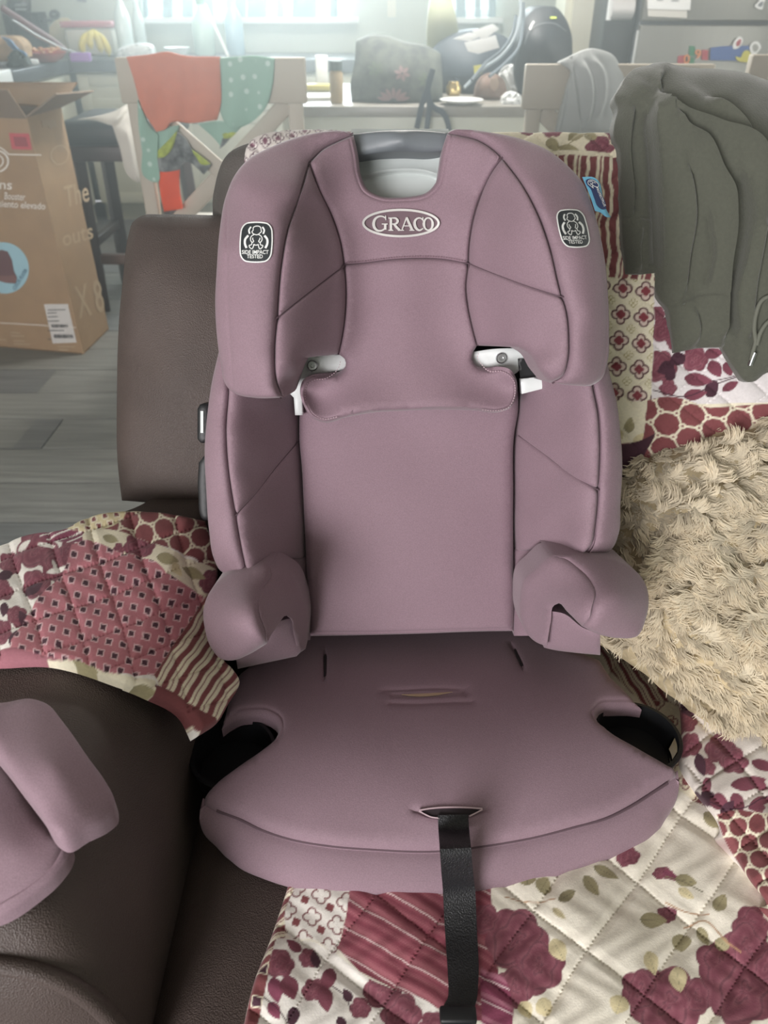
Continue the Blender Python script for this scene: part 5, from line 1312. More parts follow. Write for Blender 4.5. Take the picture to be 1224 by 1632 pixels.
CREAMC = mat('white_cotton', '#d3d1c9', .9, .03, 30)
TOPZ = .85

# cabinets and worktops
def cabinet(x0, x1, y0, y1, face, label, drawer=True):
    c = thing('base_cabinet', ((x0 + x1) / 2, (y0 + y1) / 2, 0), label, 'cabinet', 'cream kitchen base cabinets')
    box('body', x0, x1, y0 + (.02 if face == 'y' else 0), y1, .10, .788, CAB, c, bev=.002)
    box('plinth', x0, x1, y0 + .06, y1, 0, .10, CAB, c, bev=.0)
    if face == 'y':
        def front(nm, z0, z1):
            V, F = join([g_box(((x0 + x1) / 2, y0 + .009, (z0 + z1) / 2), (x1 - x0 - .008, .018, z1 - z0 - .006), bev=.003)]); d = mk(nm, V, F, CAB, c)
            for q in ((x0 + .035, z0, z1, 'v'), (x1 - .035, z0, z1, 'v')):
                V, F = g_box((q[0], y0 - .003, (z0 + z1) / 2), (.06, .008, z1 - z0 - .008), bev=.002); mk('frame_stile', V, F, CAB, d)
            for zz in (z0 + .033, z1 - .033):
                V, F = g_box(((x0 + x1) / 2, y0 - .003, zz), (x1 - x0 - .13, .0078, .058), bev=.002); mk('frame_rail', V, F, CAB, d)
            V, F = g_lathe([(.006, 0), (.013, .012), (.013, .02), (.003, .025)], (0, 0, 0), 12); V = np.stack([V[:, 0], -V[:, 2], V[:, 1]], -1) + [(x0 + x1) / 2 if nm == 'drawer' else x1 - .05, y0 - .006, z1 - (.085 if nm == 'drawer' else .10)]; mk('knob', V, F, M['steel'], d)
        if drawer: front('drawer', .60, .785); front('door', .105, .60)
        else: front('door', .105, .785)
    else:
        V, F = g_box((x1 + .009, (y0 + y1) / 2, .445), (.018, y1 - y0 - .008, .67), bev=.003); mk('door', V, F, CAB, c)
    return c
cab_l = ['cream base cabinet with drawer behind the dark stool', 'cream base cabinet with drawer behind the chair hung with clothes', 'cream base cabinet with drawer below the wide window', 'cream base cabinet below the window, behind the table', 'cream base cabinet right of the window post']
for i in range(5): cabinet(-1.70 + .54 * i, -1.165 + .54 * i, 4.78, 5.33, 'y', cab_l[i])
cabinet(-2.33, -1.74, 4.0, 4.76, 'x', 'cream corner cabinet at the left end of the dark worktop')
wt = thing('worktop', (-1.2, 4.9, .785), 'dark grey L-shaped kitchen worktop along the back and left walls', 'worktop')
box('back_run', -2.34, 1.02, 4.75, 5.34, .79, TOPZ, WORK, wt, bev=.004)
box('left_run', -2.34, -1.71, 4.0, 4.748, .79, TOPZ, WORK, wt, bev=.004)
st = thing('cooker', (-2.0, 3.66, 0), 'white cooker at the left end of the worktop', 'cooker')
box('body', -2.33, -1.72, 3.36, 3.98, .0, .80, M['white_plastic'], st, bev=.006); box('hob', -2.335, -1.705, 3.35, 3.985, .80, .86, M['white_plastic'], st, bev=.008)
box('oven_door', -1.72, -1.70, 3.42, 3.93, .18, .70, M['white_plastic'], st, bev=.005)

# ---- cardboard box
bx = thing('cardboard_box', (-1.4, 2.93, 0), 'tall open brown cardboard carton printed with white lettering standing on the floor', 'box')
A = np.array([-1.155, 2.73, 0]); e_ = np.array([-.980, .198, 0]); dp = np.array([.018, .262, 0]); up = np.array([0, 0, 1.0])
Hb = .812
def slab(name, a, b, c, d, m, th=.005, parent=bx):
    P = np.array([a, b, c, d], float); n = np.cross(P[1] - P[0], P[3] - P[0]); n /= np.linalg.norm(n)
    V = np.concatenate([P, P - n * th]); F = [[0, 1, 2, 3], [7, 6, 5, 4]] + [[i, i + 4, (i + 1) % 4 + 4, (i + 1) % 4] for i in range(4)]
    return mk(name, V, F, m, parent, smooth=False, fix=True)
B = A + e_ * .66; A2 = A + dp; B2 = B + dp
fp = slab('front_panel', B, A, A + up * Hb, B + up * Hb, CARD)
sp = slab('side_panel', A, A2, A2 + up * Hb, A + up * Hb, CARD_SIDE)
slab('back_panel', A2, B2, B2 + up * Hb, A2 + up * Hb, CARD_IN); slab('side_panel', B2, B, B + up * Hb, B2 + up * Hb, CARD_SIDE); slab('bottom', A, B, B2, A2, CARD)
At, A2t = A + up * Hb, A2 + up * Hb; Bt, B2t = B + up * Hb, B2 + up * Hb
slab('flap', A2t, B2t, at_y(np.array(-320.), np.array(131.), 3.14), at_y(np.array(124.), np.array(132.), 3.02), CARD)
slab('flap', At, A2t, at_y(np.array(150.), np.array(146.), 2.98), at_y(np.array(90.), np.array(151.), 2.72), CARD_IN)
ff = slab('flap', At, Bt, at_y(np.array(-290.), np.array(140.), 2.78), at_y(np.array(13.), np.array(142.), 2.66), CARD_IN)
BF = Frame(A, (-.198, -.980, 0)); SF = Frame(A, (dp[1], -dp[0], 0))
Z0 = surf(0.0)
def decal(name, out, m, fr=BF, parent=fp, lift=.001, raw=True):
    V, F = g_pad(out, fr, lift, thick=.0008, dip=0, step=12, raw=raw); return mk(name, V, F, m, parent, smooth=False, fix=True)
decal('sticker', [(14, 212), (46, 213), (51, 239), (19, 238)], mat('red_sticker', '#c8525c', .6)); decal('sticker_print', [(21, 218), (41, 218.5), (45, 234), (24, 233)], mat('dark_red_print', '#9c3d48', .6), lift=.002)
text_px('lettering', 'ns', (-1, 301), (20, 1), (0.6, -15), BF, Z0, PRINT_W, fp, .0015, True)
text_px('lettering', 'Booster', (7, 317.5), (33, 2), (.6, -11.5), BF, Z0, PRINT_W, fp, .0015, True)
text_px('lettering', 'asiento elevado', (-8, 329), (80, 5), (.6, -11), BF, Z0, PRINT_W, fp, .0015, True)
for q, w, c in (([(-20, 236), (0, 235), (14, 246, 1), (66, 247)], 2, False), ([(-30, 513), (60, 518), (121, 522)], 1.2, False)):
    V, F = g_ribbon(cr(q, 4), w, BF, Z0, .0015); mk('printed_line', V, F, PRINT_W, fp)
for rr in ((19, 17, 3), (11, 10, 2.4)):
    tq = np.linspace(0, 2 * math.pi, 30, endpoint=False); V, F = g_ribbon(np.stack([-6 + rr[0] * np.cos(tq), 257 + rr[1] * np.sin(tq)], -1), rr[2], BF, Z0, .0015, True); mk('printed_ring', V, F, PRINT_W, fp)
tq = np.linspace(0, 2 * math.pi, 40, endpoint=False)
rd = decal('round_label', np.stack([6 + 40 * np.cos(tq) + 2 * np.sin(tq), 427 + 41 * np.sin(tq)], -1), mat('pale_blue_print', '#a9d3e0', .6))
decal('seat_picture', [(-6, 402), (2, 398), (12, 401), (19, 415), (22, 432), (27, 442), (25, 452), (10, 451), (-8, 446)], mat('mauve_print', '#6d4c50', .6), lift=.002)
decal('seat_picture_cushion', [(-8, 438), (4, 440), (24, 439), (27, 445), (24, 451), (8, 450), (-8, 446)], mat('mauve_print_light', '#87625f', .6), lift=.003)
text_px('lettering', 'COLOR PLAYER', (24, 463), (20, -32), (-4.6, -4), BF, Z0, mat('navy_box_print', '#3d6a86', .6), fp, .0025, True)
lb = decal('shipping_label', [(70, 485), (108, 484.5), (122, 546), (84, 547.5)], mat('white_label_paper', '#dedbd6', .7))
def barcode(u0, v0, n, L, h, sk):
    ps = []
    r_ = random.Random(5)
    x = 0
    while x < L:
        w = r_.choice((.6, .9, 1.4)); ps.append(g_ribbon(np.array([(u0 + x, v0), (u0 + x + sk, v0 + h)]), w, BF, Z0, .0026)); x += w + r_.choice((.6, 1.0))
    return join(ps)
V, F = join([barcode(82, 517, 14, 26, 5, 1.2), barcode(86, 533, 14, 30, 6, 1.4)] + [g_ribbon(np.array([(76, y), (76 + L, y - .4)]), 1.2, BF, Z0, .0026) for y, L in ((494, 28), (499, 14), (505, 16), (512, 18), (527, 26), (541, 6))]); props(mk('label_print', V, F, M['label_black'], lb), kind='stuff')
V, F = join([g_ribbon(np.array([(a, b), (a + L, b + .8)]), 2.0, BF, Z0, .0015) for a, b, L in ((17, 530, 15), (17, 535, 22), (22, 543, 18), (22, 548, 26), (92, 552, 28), (93, 557, 16), (-10, 541, 20))]); props(mk('small_print', V, F, PRINT_F, fp), kind='stuff')
text_px('lettering', 'The', (105, 330), (38, -10), (-4, -33), SF, Z0, PRINT_F, sp, .0015, True)
text_px('lettering', 'outs', (101, 393), (48, -14), (-3, -25), SF, Z0, PRINT_F, sp, .0015, True)
text_px('lettering', 'X 8', (126, 507), (42, -13), (-9, -50), SF, Z0, PRINT_F, sp, .0015, True)
for q in ([(83, 240), (98, 232), (108, 240), (106, 256), (92, 262), (82, 252)],):
    Pq = cr(q, 3, True); V, F = g_ribbon(Pq, 1.6, SF, Z0, .0015, True); mk('printed_ring', V, F, PRINT_F, sp)
decal('tape', [(66, 192), (88, 190), (91, 201), (84, 204), (80, 206), (76, 201), (68, 203)], mat('brown_tape', '#9a8163', .4), SF, sp)

# ---- stool
sl_ = thing('bar_stool', (-1.04, 3.4, 0), 'dark wooden stool with black padded seat behind the carton', 'stool')
V, F = g_box((-1.04, 3.40, .70), (.42, .44, .085), bev=.03); mk('padded_seat', V, F, mat('black_vinyl', '#23292c', .45, .05, 20), sl_)
V, F = g_box((-1.04, 3.40, .63), (.40, .42, .055), bev=.006); mk('seat_rail', V, F, DARKWOOD, sl_)
for sx in (-1, 1):
    for sy in (-1, 1):
        V, F = g_bar((-1.04 + sx * .185, 3.40 + sy * .19, .0), (-1.04 + sx * .165, 3.40 + sy * .17, .62), .045, .045, .004); mk('leg', V, F, DARKWOOD, sl_)
for z in (.28,):
    for sx in (-1, 1):
        V, F = g_bar((-1.04 + sx * .178, 3.23, z), (-1.04 + sx * .178, 3.57, z), .03, .035, .003); mk('stretcher', V, F, DARKWOOD, sl_)
V, F = g_bar((-1.20, 3.225, .22), (-.88, 3.225, .22), .03, .04, .003); mk('footrest', V, F, mat('worn_brown_wood', '#6b5045', .5), sl_)
bag = thing('white_cloth', (-.98, 3.17, .70), 'white cloth draped over the black stool seat', 'cloth')
P = [(122, 191, 1), (150, 186), (180, 178), (204, 165, 1), (216, 172), (226, 230), (236, 286, 1), (222, 291), (206, 282), (190, 235), (178, 200, 1), (150, 192)]
pad('cloth', P, VF(3.16), surf([(122, 191, -.06), (204, 165, -.02), (178, 200, .02), (206, 282, .02), (236, 286, .0), (190, 220, .03)]), CREAMC, bag, thick=.012, dip=.006, dipw=4, step=7, folds=[([(204, 168), (188, 195), (180, 200)], .02, 10), ([(205, 200), (215, 250), (222, 290)], .012, 10)])

# ---- dining chairs
def chair(label, x0, Y, w=.54, h=.99):
    c = thing('dining_chair', (x0 + w / 2, Y - .2 + .4, 0), label, 'chair', 'cream cross-back dining chairs')
    V, F = g_box((x0 + w / 2, Y, h - .055), (w, .032, .115), bev=.004); mk('top_rail', V, F, CHAIR, c)
    for x in (x0 + .035, x0 + w - .035):
        V, F = g_box((x, Y + .005, (h - .11) / 2), (.042, .035, h - .11), bev=.004); mk('stile', V, F, CHAIR, c)
    z0, z1 = .50, h - .115
    for k_, (a, b) in enumerate((((x0 + .06, z1), (x0 + w - .06, z0)), ((x0 + .06, z0), (x0 + w - .06, z1)))):
        V, F = g_bar((a[0], Y + .004 + .012 * k_, a[1]), (b[0], Y + .004 + .012 * k_, b[1]), .05, .016, .003, up=(0, 1, 0)); mk('cross_brace', V, F, CHAIR, c)
    V, F = g_box((x0 + w / 2, Y, .48), (w - .07, .026, .05), bev=.003); mk('lower_rail', V, F, CHAIR, c)
    V, F = g_box((x0 + w / 2, Y + .23, .455), (w, .43, .035), bev=.01); mk('seat', V, F, CHAIR, c)
    for x in (x0 + .04, x0 + w - .04):
        V, F = g_box((x, Y + .41, .22), (.042, .042, .44), bev=.004); mk('leg', V, F, CHAIR, c)
    return c
chair('cream cross-back chair hung with orange and mint clothes', -.765, 2.5)
chair('cream cross-back chair with a grey cloth over its rail', .405, 2.5, h=.974)
chair('cream chair rail just showing above the green sweatshirt', .985, 2.36, h=1.005)
CF = 2.476
OR = mat('coral_orange_jersey', '#c9745a', .9, .05, 30, .1, 200); ORB = mat('bright_orange_cloth', '#e0502c', .9, .05, 30)
MINT = dots_mat('mint_dotted_cotton', '#8fb3a3', '#bfd3c9', 26, .15)
DKF = mat('dark_printed_jersey', '#26282c', .9, .9, 40, c2='#8b8f8f'); LIME = mat('lime_print_jersey', '#9aa83e', .9, .3, 60)
wv = lambda u, v, d: .006 * np.sin(u * .13 + v * .02) * np.clip((v - 100) / 60, 0, 1)
sh = vpad('coral_shirt', [(200.6, 91, 1), (234, 87.5), (266, 83), (286, 88), (349, 91, 1), (351, 130), (350, 171), (344, 192, 1), (324, 194), (302, 197), (270, 197), (266, 204), (248, 211, 1), (238, 195), (221, 158), (210, 120)], CF - .008, OR, None, .014, .004, extra=wv)
props(sh, 'coral orange shirt hung over the left dining chair rail', 'shirt')
mt = thing('mint_top', at_y(np.array(390.), np.array(200.), CF - .01), 'mint green white-dotted garment hung on the chair beside the orange shirt', 'garment')
vpad('body', [(347, 93, 1), (372, 91), (400, 89), (437, 93, 1), (433, 140), (424, 170), (405, 192), (385, 203), (368, 206), (352, 185), (350, 140)], CF - .002, MINT, mt, .012, .002, extra=wv)
vpad('hanging_sleeve', [(219, 160, 1), (228, 178), (240, 205), (251, 216, 1), (250, 250), (250, 291), (240, 290), (230, 284), (226, 240), (221, 200)], CF - .004, MINT, mt, .012, .002, extra=wv)
vpad('hem', [(250, 205, 1), (285, 200, 1), (278, 225), (262, 246), (250, 250, 1)], CF + .004, MINT, mt, .008, .0, extra=wv)
vpad('lower_sleeve', [(316, 197, 1), (351, 194), (384, 203, 1), (370, 218), (352, 234, 1), (335, 216)], CF + .004, MINT, mt, .010, .0, extra=wv)
dg_ = thing('dark_leggings', at_y(np.array(290.), np.array(270.), CF - .01), 'dark patterned child garment with lime edge hung below the orange shirt', 'garment')
vpad('body', [(250, 251, 1), (268, 235), (280, 210, 1), (294, 222), (306, 241), (322, 254), (335, 264, 1), (330, 272), (324, 279, 1), (312, 266), (300, 258), (292, 260), (284, 272, 1), (266, 274), (250, 273, 1)], CF - .004, DKF, dg_, .010, .0, extra=wv)
vpad('lime_panel', [(251, 240, 1), (266, 226), (282, 208, 1), (279, 222), (272, 240), (260, 251), (250, 252, 1)], CF - .006, LIME, dg_, .006, .004, extra=wv)
vpad('lime_panel', [(306, 240, 1), (318, 249), (334, 262, 1), (326, 264), (314, 258)], CF - .006, LIME, dg_, .006, .004)
vpad('lime_cuff', [(354, 214, 1), (366, 210), (376, 212, 1), (368, 220), (356, 222)], CF - .004, LIME, dg_, .008, .0)
vpad('dark_cuff', [(354, 221, 1), (368, 219, 1), (356, 233), (349, 238, 1)], CF - .004, DKF, dg_, .008, .0)
props(vpad('orange_trousers', [(251, 272, 1), (284, 270, 1), (284, 304), (290, 333, 1), (276, 336), (261, 338, 1), (256, 310)], CF - .0, ORB, None, .014, .0, extra=wv), 'bright orange trouser leg hanging below the dark patterned garment', 'trousers')
gc = vpad('grey_cloth', [(890, 100, 1), (902, 94), (914, 88), (930, 81), (942, 78), (961, 80), (978, 88), (989, 105), (996, 120), (990, 150), (982, 180), (976, 212, 1), (930, 212), (886, 212, 1), (894, 175), (903, 141), (909, 112)], CF - .004, mat('light_grey_cotton', '#b4b7b6', .9, .03, 30), None, .02,
     surf([(890, 100, .0), (942, 80, -.01), (990, 110, -.01), (940, 120, .03), (900, 205, .01), (975, 205, .005), (935, 200, .02)]), dip=.006, dipw=4, step=7,
     folds=[([(912, 100), (920, 150), (926, 210)], .012, 9), ([(930, 95), (942, 120), (946, 160), (938, 195)], .014, 9), ([(945, 88), (962, 110), (966, 150), (955, 190)], .012, 9), ([(905, 130), (900, 170), (893, 210)], .008, 8)])
props(gc, 'light grey cloth folded over the right dining chair rail', 'cloth')

# ---- table and what lies on it
tb = thing('dining_table', (.33, 3.45, 0), 'pale grey-green painted dining table behind the sofa', 'table')
TP = mat('pale_table_paint', '#c3c7bb', .5, .03, 8)
box('tabletop', -.39, 1.06, 3.05, 3.90, .775, .81, mat('grey_wood_tabletop', '#8f8d86', .35, .15, 5, stretch=(1, 10, 1)), tb, bev=.004)
box('apron', -.35, 1.02, 3.075, 3.10, .66, .774, TP, tb); box('apron', -.35, 1.02, 3.85, 3.875, .66, .774, TP, tb)
for x in (-.335, 1.0):
    for y in (3.09, 3.86): box('leg', x - .035, x + .035, y - .03, y + .03, 0, .774, TP, tb)
TZ = .811
fb = thing('floral_bag', at_y(np.array(630.), np.array(169.), 3.16), 'dark floral-printed bag standing on the dining table', 'bag')
FBAG = mat('dark_floral_canvas', '#4a4f50', .85, .35, 26, c2='#6a6f68')
bagN = surf([(560, 168, .0), (705, 168, .0), (567, 66, -.05), (700, 86, -.05), (630, 120, .04), (630, 165, .02), (640, 70, -.03)])
vpad('body', [(560, 164, 1), (558, 136), (565, 99), (567, 66, 1), (592, 58), (613, 59), (645, 69), (681, 76), (703, 87, 1), (706, 130), (706, 164, 1), (655, 165), (600, 165)], 3.16, FBAG, fb, .16, bagN, dip=.02, dipw=8, step=9)
PK = mat('dusty_pink_print', '#8d7575', .85); GRN = mat('sage_print', '#667061', .85)
fl = []
for k_ in range(7):
    a = math.radians(-165 + 25 * k_); fl.append(g_ribbon(cr([(627 + 6 * math.cos(a), 161 + 4 * math.sin(a)), (627 + 17 * math.cos(a), 161 + 13 * math.sin(a)), (627 + 27 * math.cos(a), 161 + 21 * math.sin(a))], 3), np.interp(np.linspace(0, 1, len(cr([(627 + 6 * math.cos(a), 161 + 4 * math.sin(a)), (627 + 17 * math.cos(a), 161 + 13 * math.sin(a)), (627 + 27 * math.cos(a), 161 + 21 * math.sin(a))], 3))), [0, .6, 1], [2, 7, 2]), VF(3.16), bagN, .003))
V, F = join(fl); props(mk('printed_flower', V, F, PK, fb.children[0] if fb.children else fb), kind='stuff')
for cx_, cy_, m_ in ((641, 117, PK), (598, 110, GRN), (678, 128, GRN)):
    fl = []
    for k_ in range(6):
        a = k_ * math.pi / 3 + .3; L_ = [(cx_ + 2 * math.cos(a), cy_ + 2 * math.sin(a)), (cx_ + 8 * math.cos(a), cy_ + 8 * math.sin(a)), (cx_ + 13 * math.cos(a), cy_ + 13 * math.sin(a))]
        fl.append(g_ribbon(np.array(L_), [2, 7, 2], VF(3.16), bagN, .003))
    V, F = join(fl); props(mk('printed_flower', V, F, m_, fb.children[0]), kind='stuff')
DBL = mat('slate_blue_nylon', '#3a4550', .6, .08, 30)
ds = thing('slate_backpack', at_y(np.array(740.), np.array(168.), 3.5), 'slate blue bag slumped beside the floral bag on the table', 'bag')
vpad('body', [(688, 150, 1), (684, 120), (692, 80), (716, 60), (745, 50), (790, 52), (815, 66), (824, 100), (822, 150, 1), (730, 151)], 3.48, DBL, ds, .18, surf([(690, 170, 0), (820, 150, 0), (750, 110, .05), (745, 55, -.03), (700, 80, -.02)]), dip=.02, dipw=8)
for q in ([(672, 168), (668, 186), (664, 205)], [(684, 168), (682, 188), (680, 206)], [(690, 170), (706, 180), (714, 198), (716, 208)]):
    P_ = cr([(690, 110), (682, 140)] + q, 4); W_ = at_y(P_[:, 0], P_[:, 1], np.where(P_[:, 1] > 165, 3.03, 3.03)); V, F = g_tube(W_, .011, 6); V[:, 1] = 3.03 + (V[:, 1] - 3.03) * .4; mk('strap', V, F, DBL, ds)
bp = thing('black_backpack', at_y(np.array(868.), np.array(128.), 3.4), 'rounded black backpack with a lime label standing on the table', 'backpack')
bpN = surf([(822, 113, -.02), (858, 12, -.05), (886, 11, -.05), (912, 60, -.03), (868, 70, .05), (850, 120, .0), (905, 120, 0)])
BKF = mat('black_nylon', '#22272e', .55, .06, 30)
vpad('body', [(828, 152, 1), (821, 113), (827, 88), (832, 55), (839, 29), (858, 12), (873, 10), (886, 11), (900, 25), (912, 53), (914, 85), (912, 152, 1)], 3.36, BKF, bp, .20, bpN, dip=.02, dipw=7)
V, F = g_ribbon(np.array([(877, 28), (882, 28), (887, 28)]), 3.4, VF(3.36), bpN, .004); mk('lime_label', V, F, mat('lime_label', '#c9e060', .6), bp)
V, F = g_ribbon(np.array([(851, 34), (847, 40), (844, 47)]), 3, VF(3.36), bpN, .004); mk('reflective_strip', V, F, M['label_white'], bp)
V, F = g_ribbon(cr([(836, 70), (845, 48), (862, 38), (885, 38), (903, 50)], 4), 1.2, VF(3.36), bpN, .003); mk('zip', V, F, M['dark_grey_plastic'], bp)
def on(u, v, z=TZ): return at_z(np.array(float(u)), np.array(float(v)), z)
def lathe_thing(name, prof, c, m, label, cat, group=None, k=20):
    V, F = g_lathe(prof, c, k); return props(mk(name, V, F, m, None, loc=c), label, cat, group)
c = on(537, 164); sb = thing('spice_bottle', c, 'small tan spice bottle with dark cap on the table left of the floral bag', 'bottle')
V, F = g_lathe([(.022, 0), (.024, .006), (.024, .095), (.018, .105)], c); mk('jar', V, F, mat('tan_spice_glass', '#b39a72', .3), sb)
V, F = g_lathe([(.023, .104), (.023, .132), (.020, .134)], c); mk('cap', V, F, mat('dark_green_cap', '#3f4b46', .5), sb)
pb = on(500, 158); V, F = g_box(pb + [0, .02, .006], (.20, .13, .012), .15, bev=.002); props(mk('magazine', V, F, M['label_white']), 'white glossy magazine at the left end of the table', 'magazine')
pb = on(508, 146); V, F = g_box(pb + [0, .03, .013], (.10, .07, .025), -.1, bev=.006); props(mk('yellow_packet', V, F, mat('yellow_packet', '#c4b860', .5)), 'yellow packet lying behind the white magazine', 'packet')
V, F = g_box(on(514, 140) + [0, .0, .06], (.05, .04, .12), .1, bev=.004); props(mk('white_carton', V, F, M['label_white']), 'small white carton standing behind the yellow packet', 'carton')
lathe_thing('plate', [(.02, 0), (.075, .012), (.08, .016), (.07, .014)], on(735, 166), M['white_plastic'], 'white saucer at the table edge by the brass jar', 'plate')
lathe_thing('brass_jar', [(.022, 0), (.03, .012), (.028, .03), (.02, .04), (.02, .046)], on(722, 160) + [0, 0, .016], mat('brass', '#c9b27a', .25, metal=.8), 'small shiny brass jar on the white saucer', 'jar')
bs = thing('brown_pouch', on(783, 164), 'rounded brown pouch on the table before the slate bag', 'pouch')
vpad('body', [(757, 160, 1), (760, 140), (770, 124), (786, 118), (802, 126), (808, 145), (806, 160, 1)], 3.25, mat('brown_felt', '#7c675c', .8), bs, .06, surf([(757, 165, 0), (808, 150, 0), (783, 140, .03), (786, 120, 0)]), dip=.012, dipw=6)
vpad('flap', [(782, 126, 1), (792, 124), (794, 140), (788, 146), (782, 140)], 3.21, mat('tan_felt', '#9c8878', .8), bs, .004, 0.01, dip=.002)
for i, (out, lab) in enumerate((([(795, 118, 1), (806, 106), (822, 104), (832, 118), (830, 150, 1), (808, 150, 1)], 'crumpled white plastic bag beside the backpack'), ([(800, 172, 1), (803, 155), (816, 148), (830, 152), (832, 172, 1), (816, 176)], 'small crumpled white bag at the table edge'))):
    props(vpad('plastic_bag', out, 3.44 - .34 * i, M['white_plastic'], None, .05, .0, dip=.012, dipw=5, step=5, extra=lambda u, v, d: .008 * np.sin(u * .6 + v * .3) * np.sin(v * .5)), lab, 'bag')
pp = thing('paper_stack', at_y(np.array(760.), np.array(80.), 3.42), 'loose white papers lying on the slate bag', 'papers')
for q in ([(722, 62, 1), (748, 52, 1), (772, 55, 1), (748, 66, 1)], [(752, 50, 1), (785, 38, 1), (796, 46, 1), (770, 64, 1)], [(740, 68, 1), (790, 56, 1), (796, 76, 1), (762, 86, 1), (746, 82, 1)]):
    vpad('sheet', q, 3.40, M['label_white'], pp, .004, 0.02, dip=.001, step=8)
props(vpad('sticky_note', [(755, 105, 1), (767, 103, 1), (768, 117, 1), (756, 118, 1)], 3.36, mat('yellow_note', '#d8d36a', .7), None, .004, .0, dip=0), 'small yellow note on the slate bag', 'note')
props(vpad('snack_bag', [(686, 144, 1), (682, 30), (686, 2), (692, -20, 1), (715, -20, 1), (722, 6), (728, 30), (726, 144, 1), (705, 144)], 3.62, mat('pale_yellow_foil', '#a9ad92', .4), None, .07, surf([(684, 70, 0), (728, 66, 0), (705, 30, .03), (690, -15, 0), (718, -15, 0)]), dip=.01, dipw=5), 'pale yellow snack bag standing behind the floral bag', 'bag')
for i, q in enumerate(([(828, -20), (829, 30), (820, 60), (800, 88), (770, 110), (740, 140)], [(822, 25), (818, 50), (800, 80), (775, 100), (752, 128)], [(834, 5), (834, 40), (824, 80), (806, 100), (780, 122)])):
    P_ = cr(q, 5); V, F = g_tube(at_y(P_[:, 0], P_[:, 1], np.linspace(3.45, 3.22, len(P_))), .006, 7); props(mk('cable', V, F, mat('grey_cable_%s' % 'abc'[i], ('#8f9aa0', '#59646c', '#6b767e')[i], .4)), ('pale grey cable looping from above onto the table', 'thin dark cable inside the pale cable loop', 'mid grey cable nearest the black backpack')[i], 'cable')

# ---- fridge, dispenser, post
STL = mat('brushed_fridge_steel', '#8a8a84', .42, .05, 3, metal=.55, stretch=(20, 1, .5))
fr = thing('fridge', (1.6, 4.5, 0), 'stainless steel fridge with papers and magnets on its doors', 'fridge')
box('body', 1.205, 1.95, 4.24, 4.9, .02, 1.78, M['dark_grey_plastic'], fr, bev=.006)
ud = box('upper_door', 1.20, 1.955, 4.18, 4.235, 1.038, 1.78, STL, fr, bev=.006); ld = box('lower_door', 1.20, 1.955, 4.18, 4.235, .06, 1.022, STL, fr, bev=.006)
box('edge_highlight', 1.198, 1.208, 4.205, 4.238, .06, 1.0, M['white_plastic'], fr, bev=.001)  # white strip imitating the highlight along the door's left edge
FF = VF(4.178)
def magnet(name, out, m, label, cat, n=.004, raw=False):
    o = pad(name, out, FF, n, m, None, thick=.004, dip=0.0, step=6, raw=raw); return props(o, label, cat)
ppr = thing('pinned_papers', at_y(np.array(1060.), np.array(28.), 4.178), 'white papers held on the upper fridge door', 'papers')
pad('sheet', [(1029, -25, 1), (1095, -25, 1), (1095, 29, 1), (1033, 26, 1)], FF, .003, CREAMC, ppr, thick=.001, dip=0, step=12)
top_sheet = pad('sheet', [(1034, -25, 1), (1103, -25, 1), (1100, 16, 1), (1032, 14, 1)], FF, .006, M['label_white'], ppr, thick=.001, dip=0, step=12)
V, F = join([g_ribbon(np.array([(a, b), (a + L, b)]), 2, FF, Z0, .0075) for a, b, L in ((1047, 0, 10), (1070, 1, 12))]); props(mk('print', V, F, M['dark_grey_plastic'], top_sheet), kind='stuff')
RED, GREEN, ORA, BLU, YEL = mat('red_magnet', '#a83a46', .5), mat('green_magnet', '#2f7a55', .5), mat('orange_magnet', '#e08a4c', .5), mat('blue_pouch', '#3f5f9c', .5), mat('yellow_magnet', '#c9c24c', .5)
magnet('red_magnet', [(1081, 89, 1), (1092, 88, 1), (1092, 101, 1), (1080, 101, 1)], RED, 'red magnet left of the orange zero on the fridge', 'magnet')
magnet('green_magnet', [(1099, 73, 1), (1108, 74, 1), (1107, 90, 1), (1098, 89, 1)], GREEN, 'green magnet left of the orange nine on the fridge', 'magnet')
magnet('green_magnet', [(1098, 91, 1), (1107, 92, 1), (1106, 102, 1), (1098, 101, 1)], GREEN, 'green magnet below, right of the orange zero on the fridge', 'magnet')
magnet('red_magnet', [(1119, 79, 1), (1129, 80, 1), (1128, 96, 1), (1118, 95, 1)], RED, 'red magnet right of the orange nine on the fridge', 'magnet')
for s_, o_, lab in (('0', (1089, 101), 'orange number zero magnet on the fridge'), ('9', (1107, 93), 'orange number nine magnet on the fridge')):
    V, F = text_geo(s_, True); x0, x1 = V[:, 0].min(), V[:, 0].max(); a = (V[:, 0] - x0) / (x1 - x0); b = V[:, 1] / .7
    u = o_[0] + a * 10 + b * 1.0; v = o_[1] - b * 14
    m_ = len(V); top = FF(u, v, np.full(m_, .011)); bot = FF(u, v, np.full(m_, .006))
    props(mk('number_magnet', np.concatenate([top, bot]), F + [[i + m_ for i in f][::-1] for f in F], ORA, None, smooth=False), lab, 'magnet')
magnet('blue_pouch', [(1133, 76, 1), (1150, 74), (1194, 73, 1), (1193, 97, 1), (1132, 96, 1)], BLU, 'blue rectangular pouch stuck on the lower fridge door', 'pouch', .01)
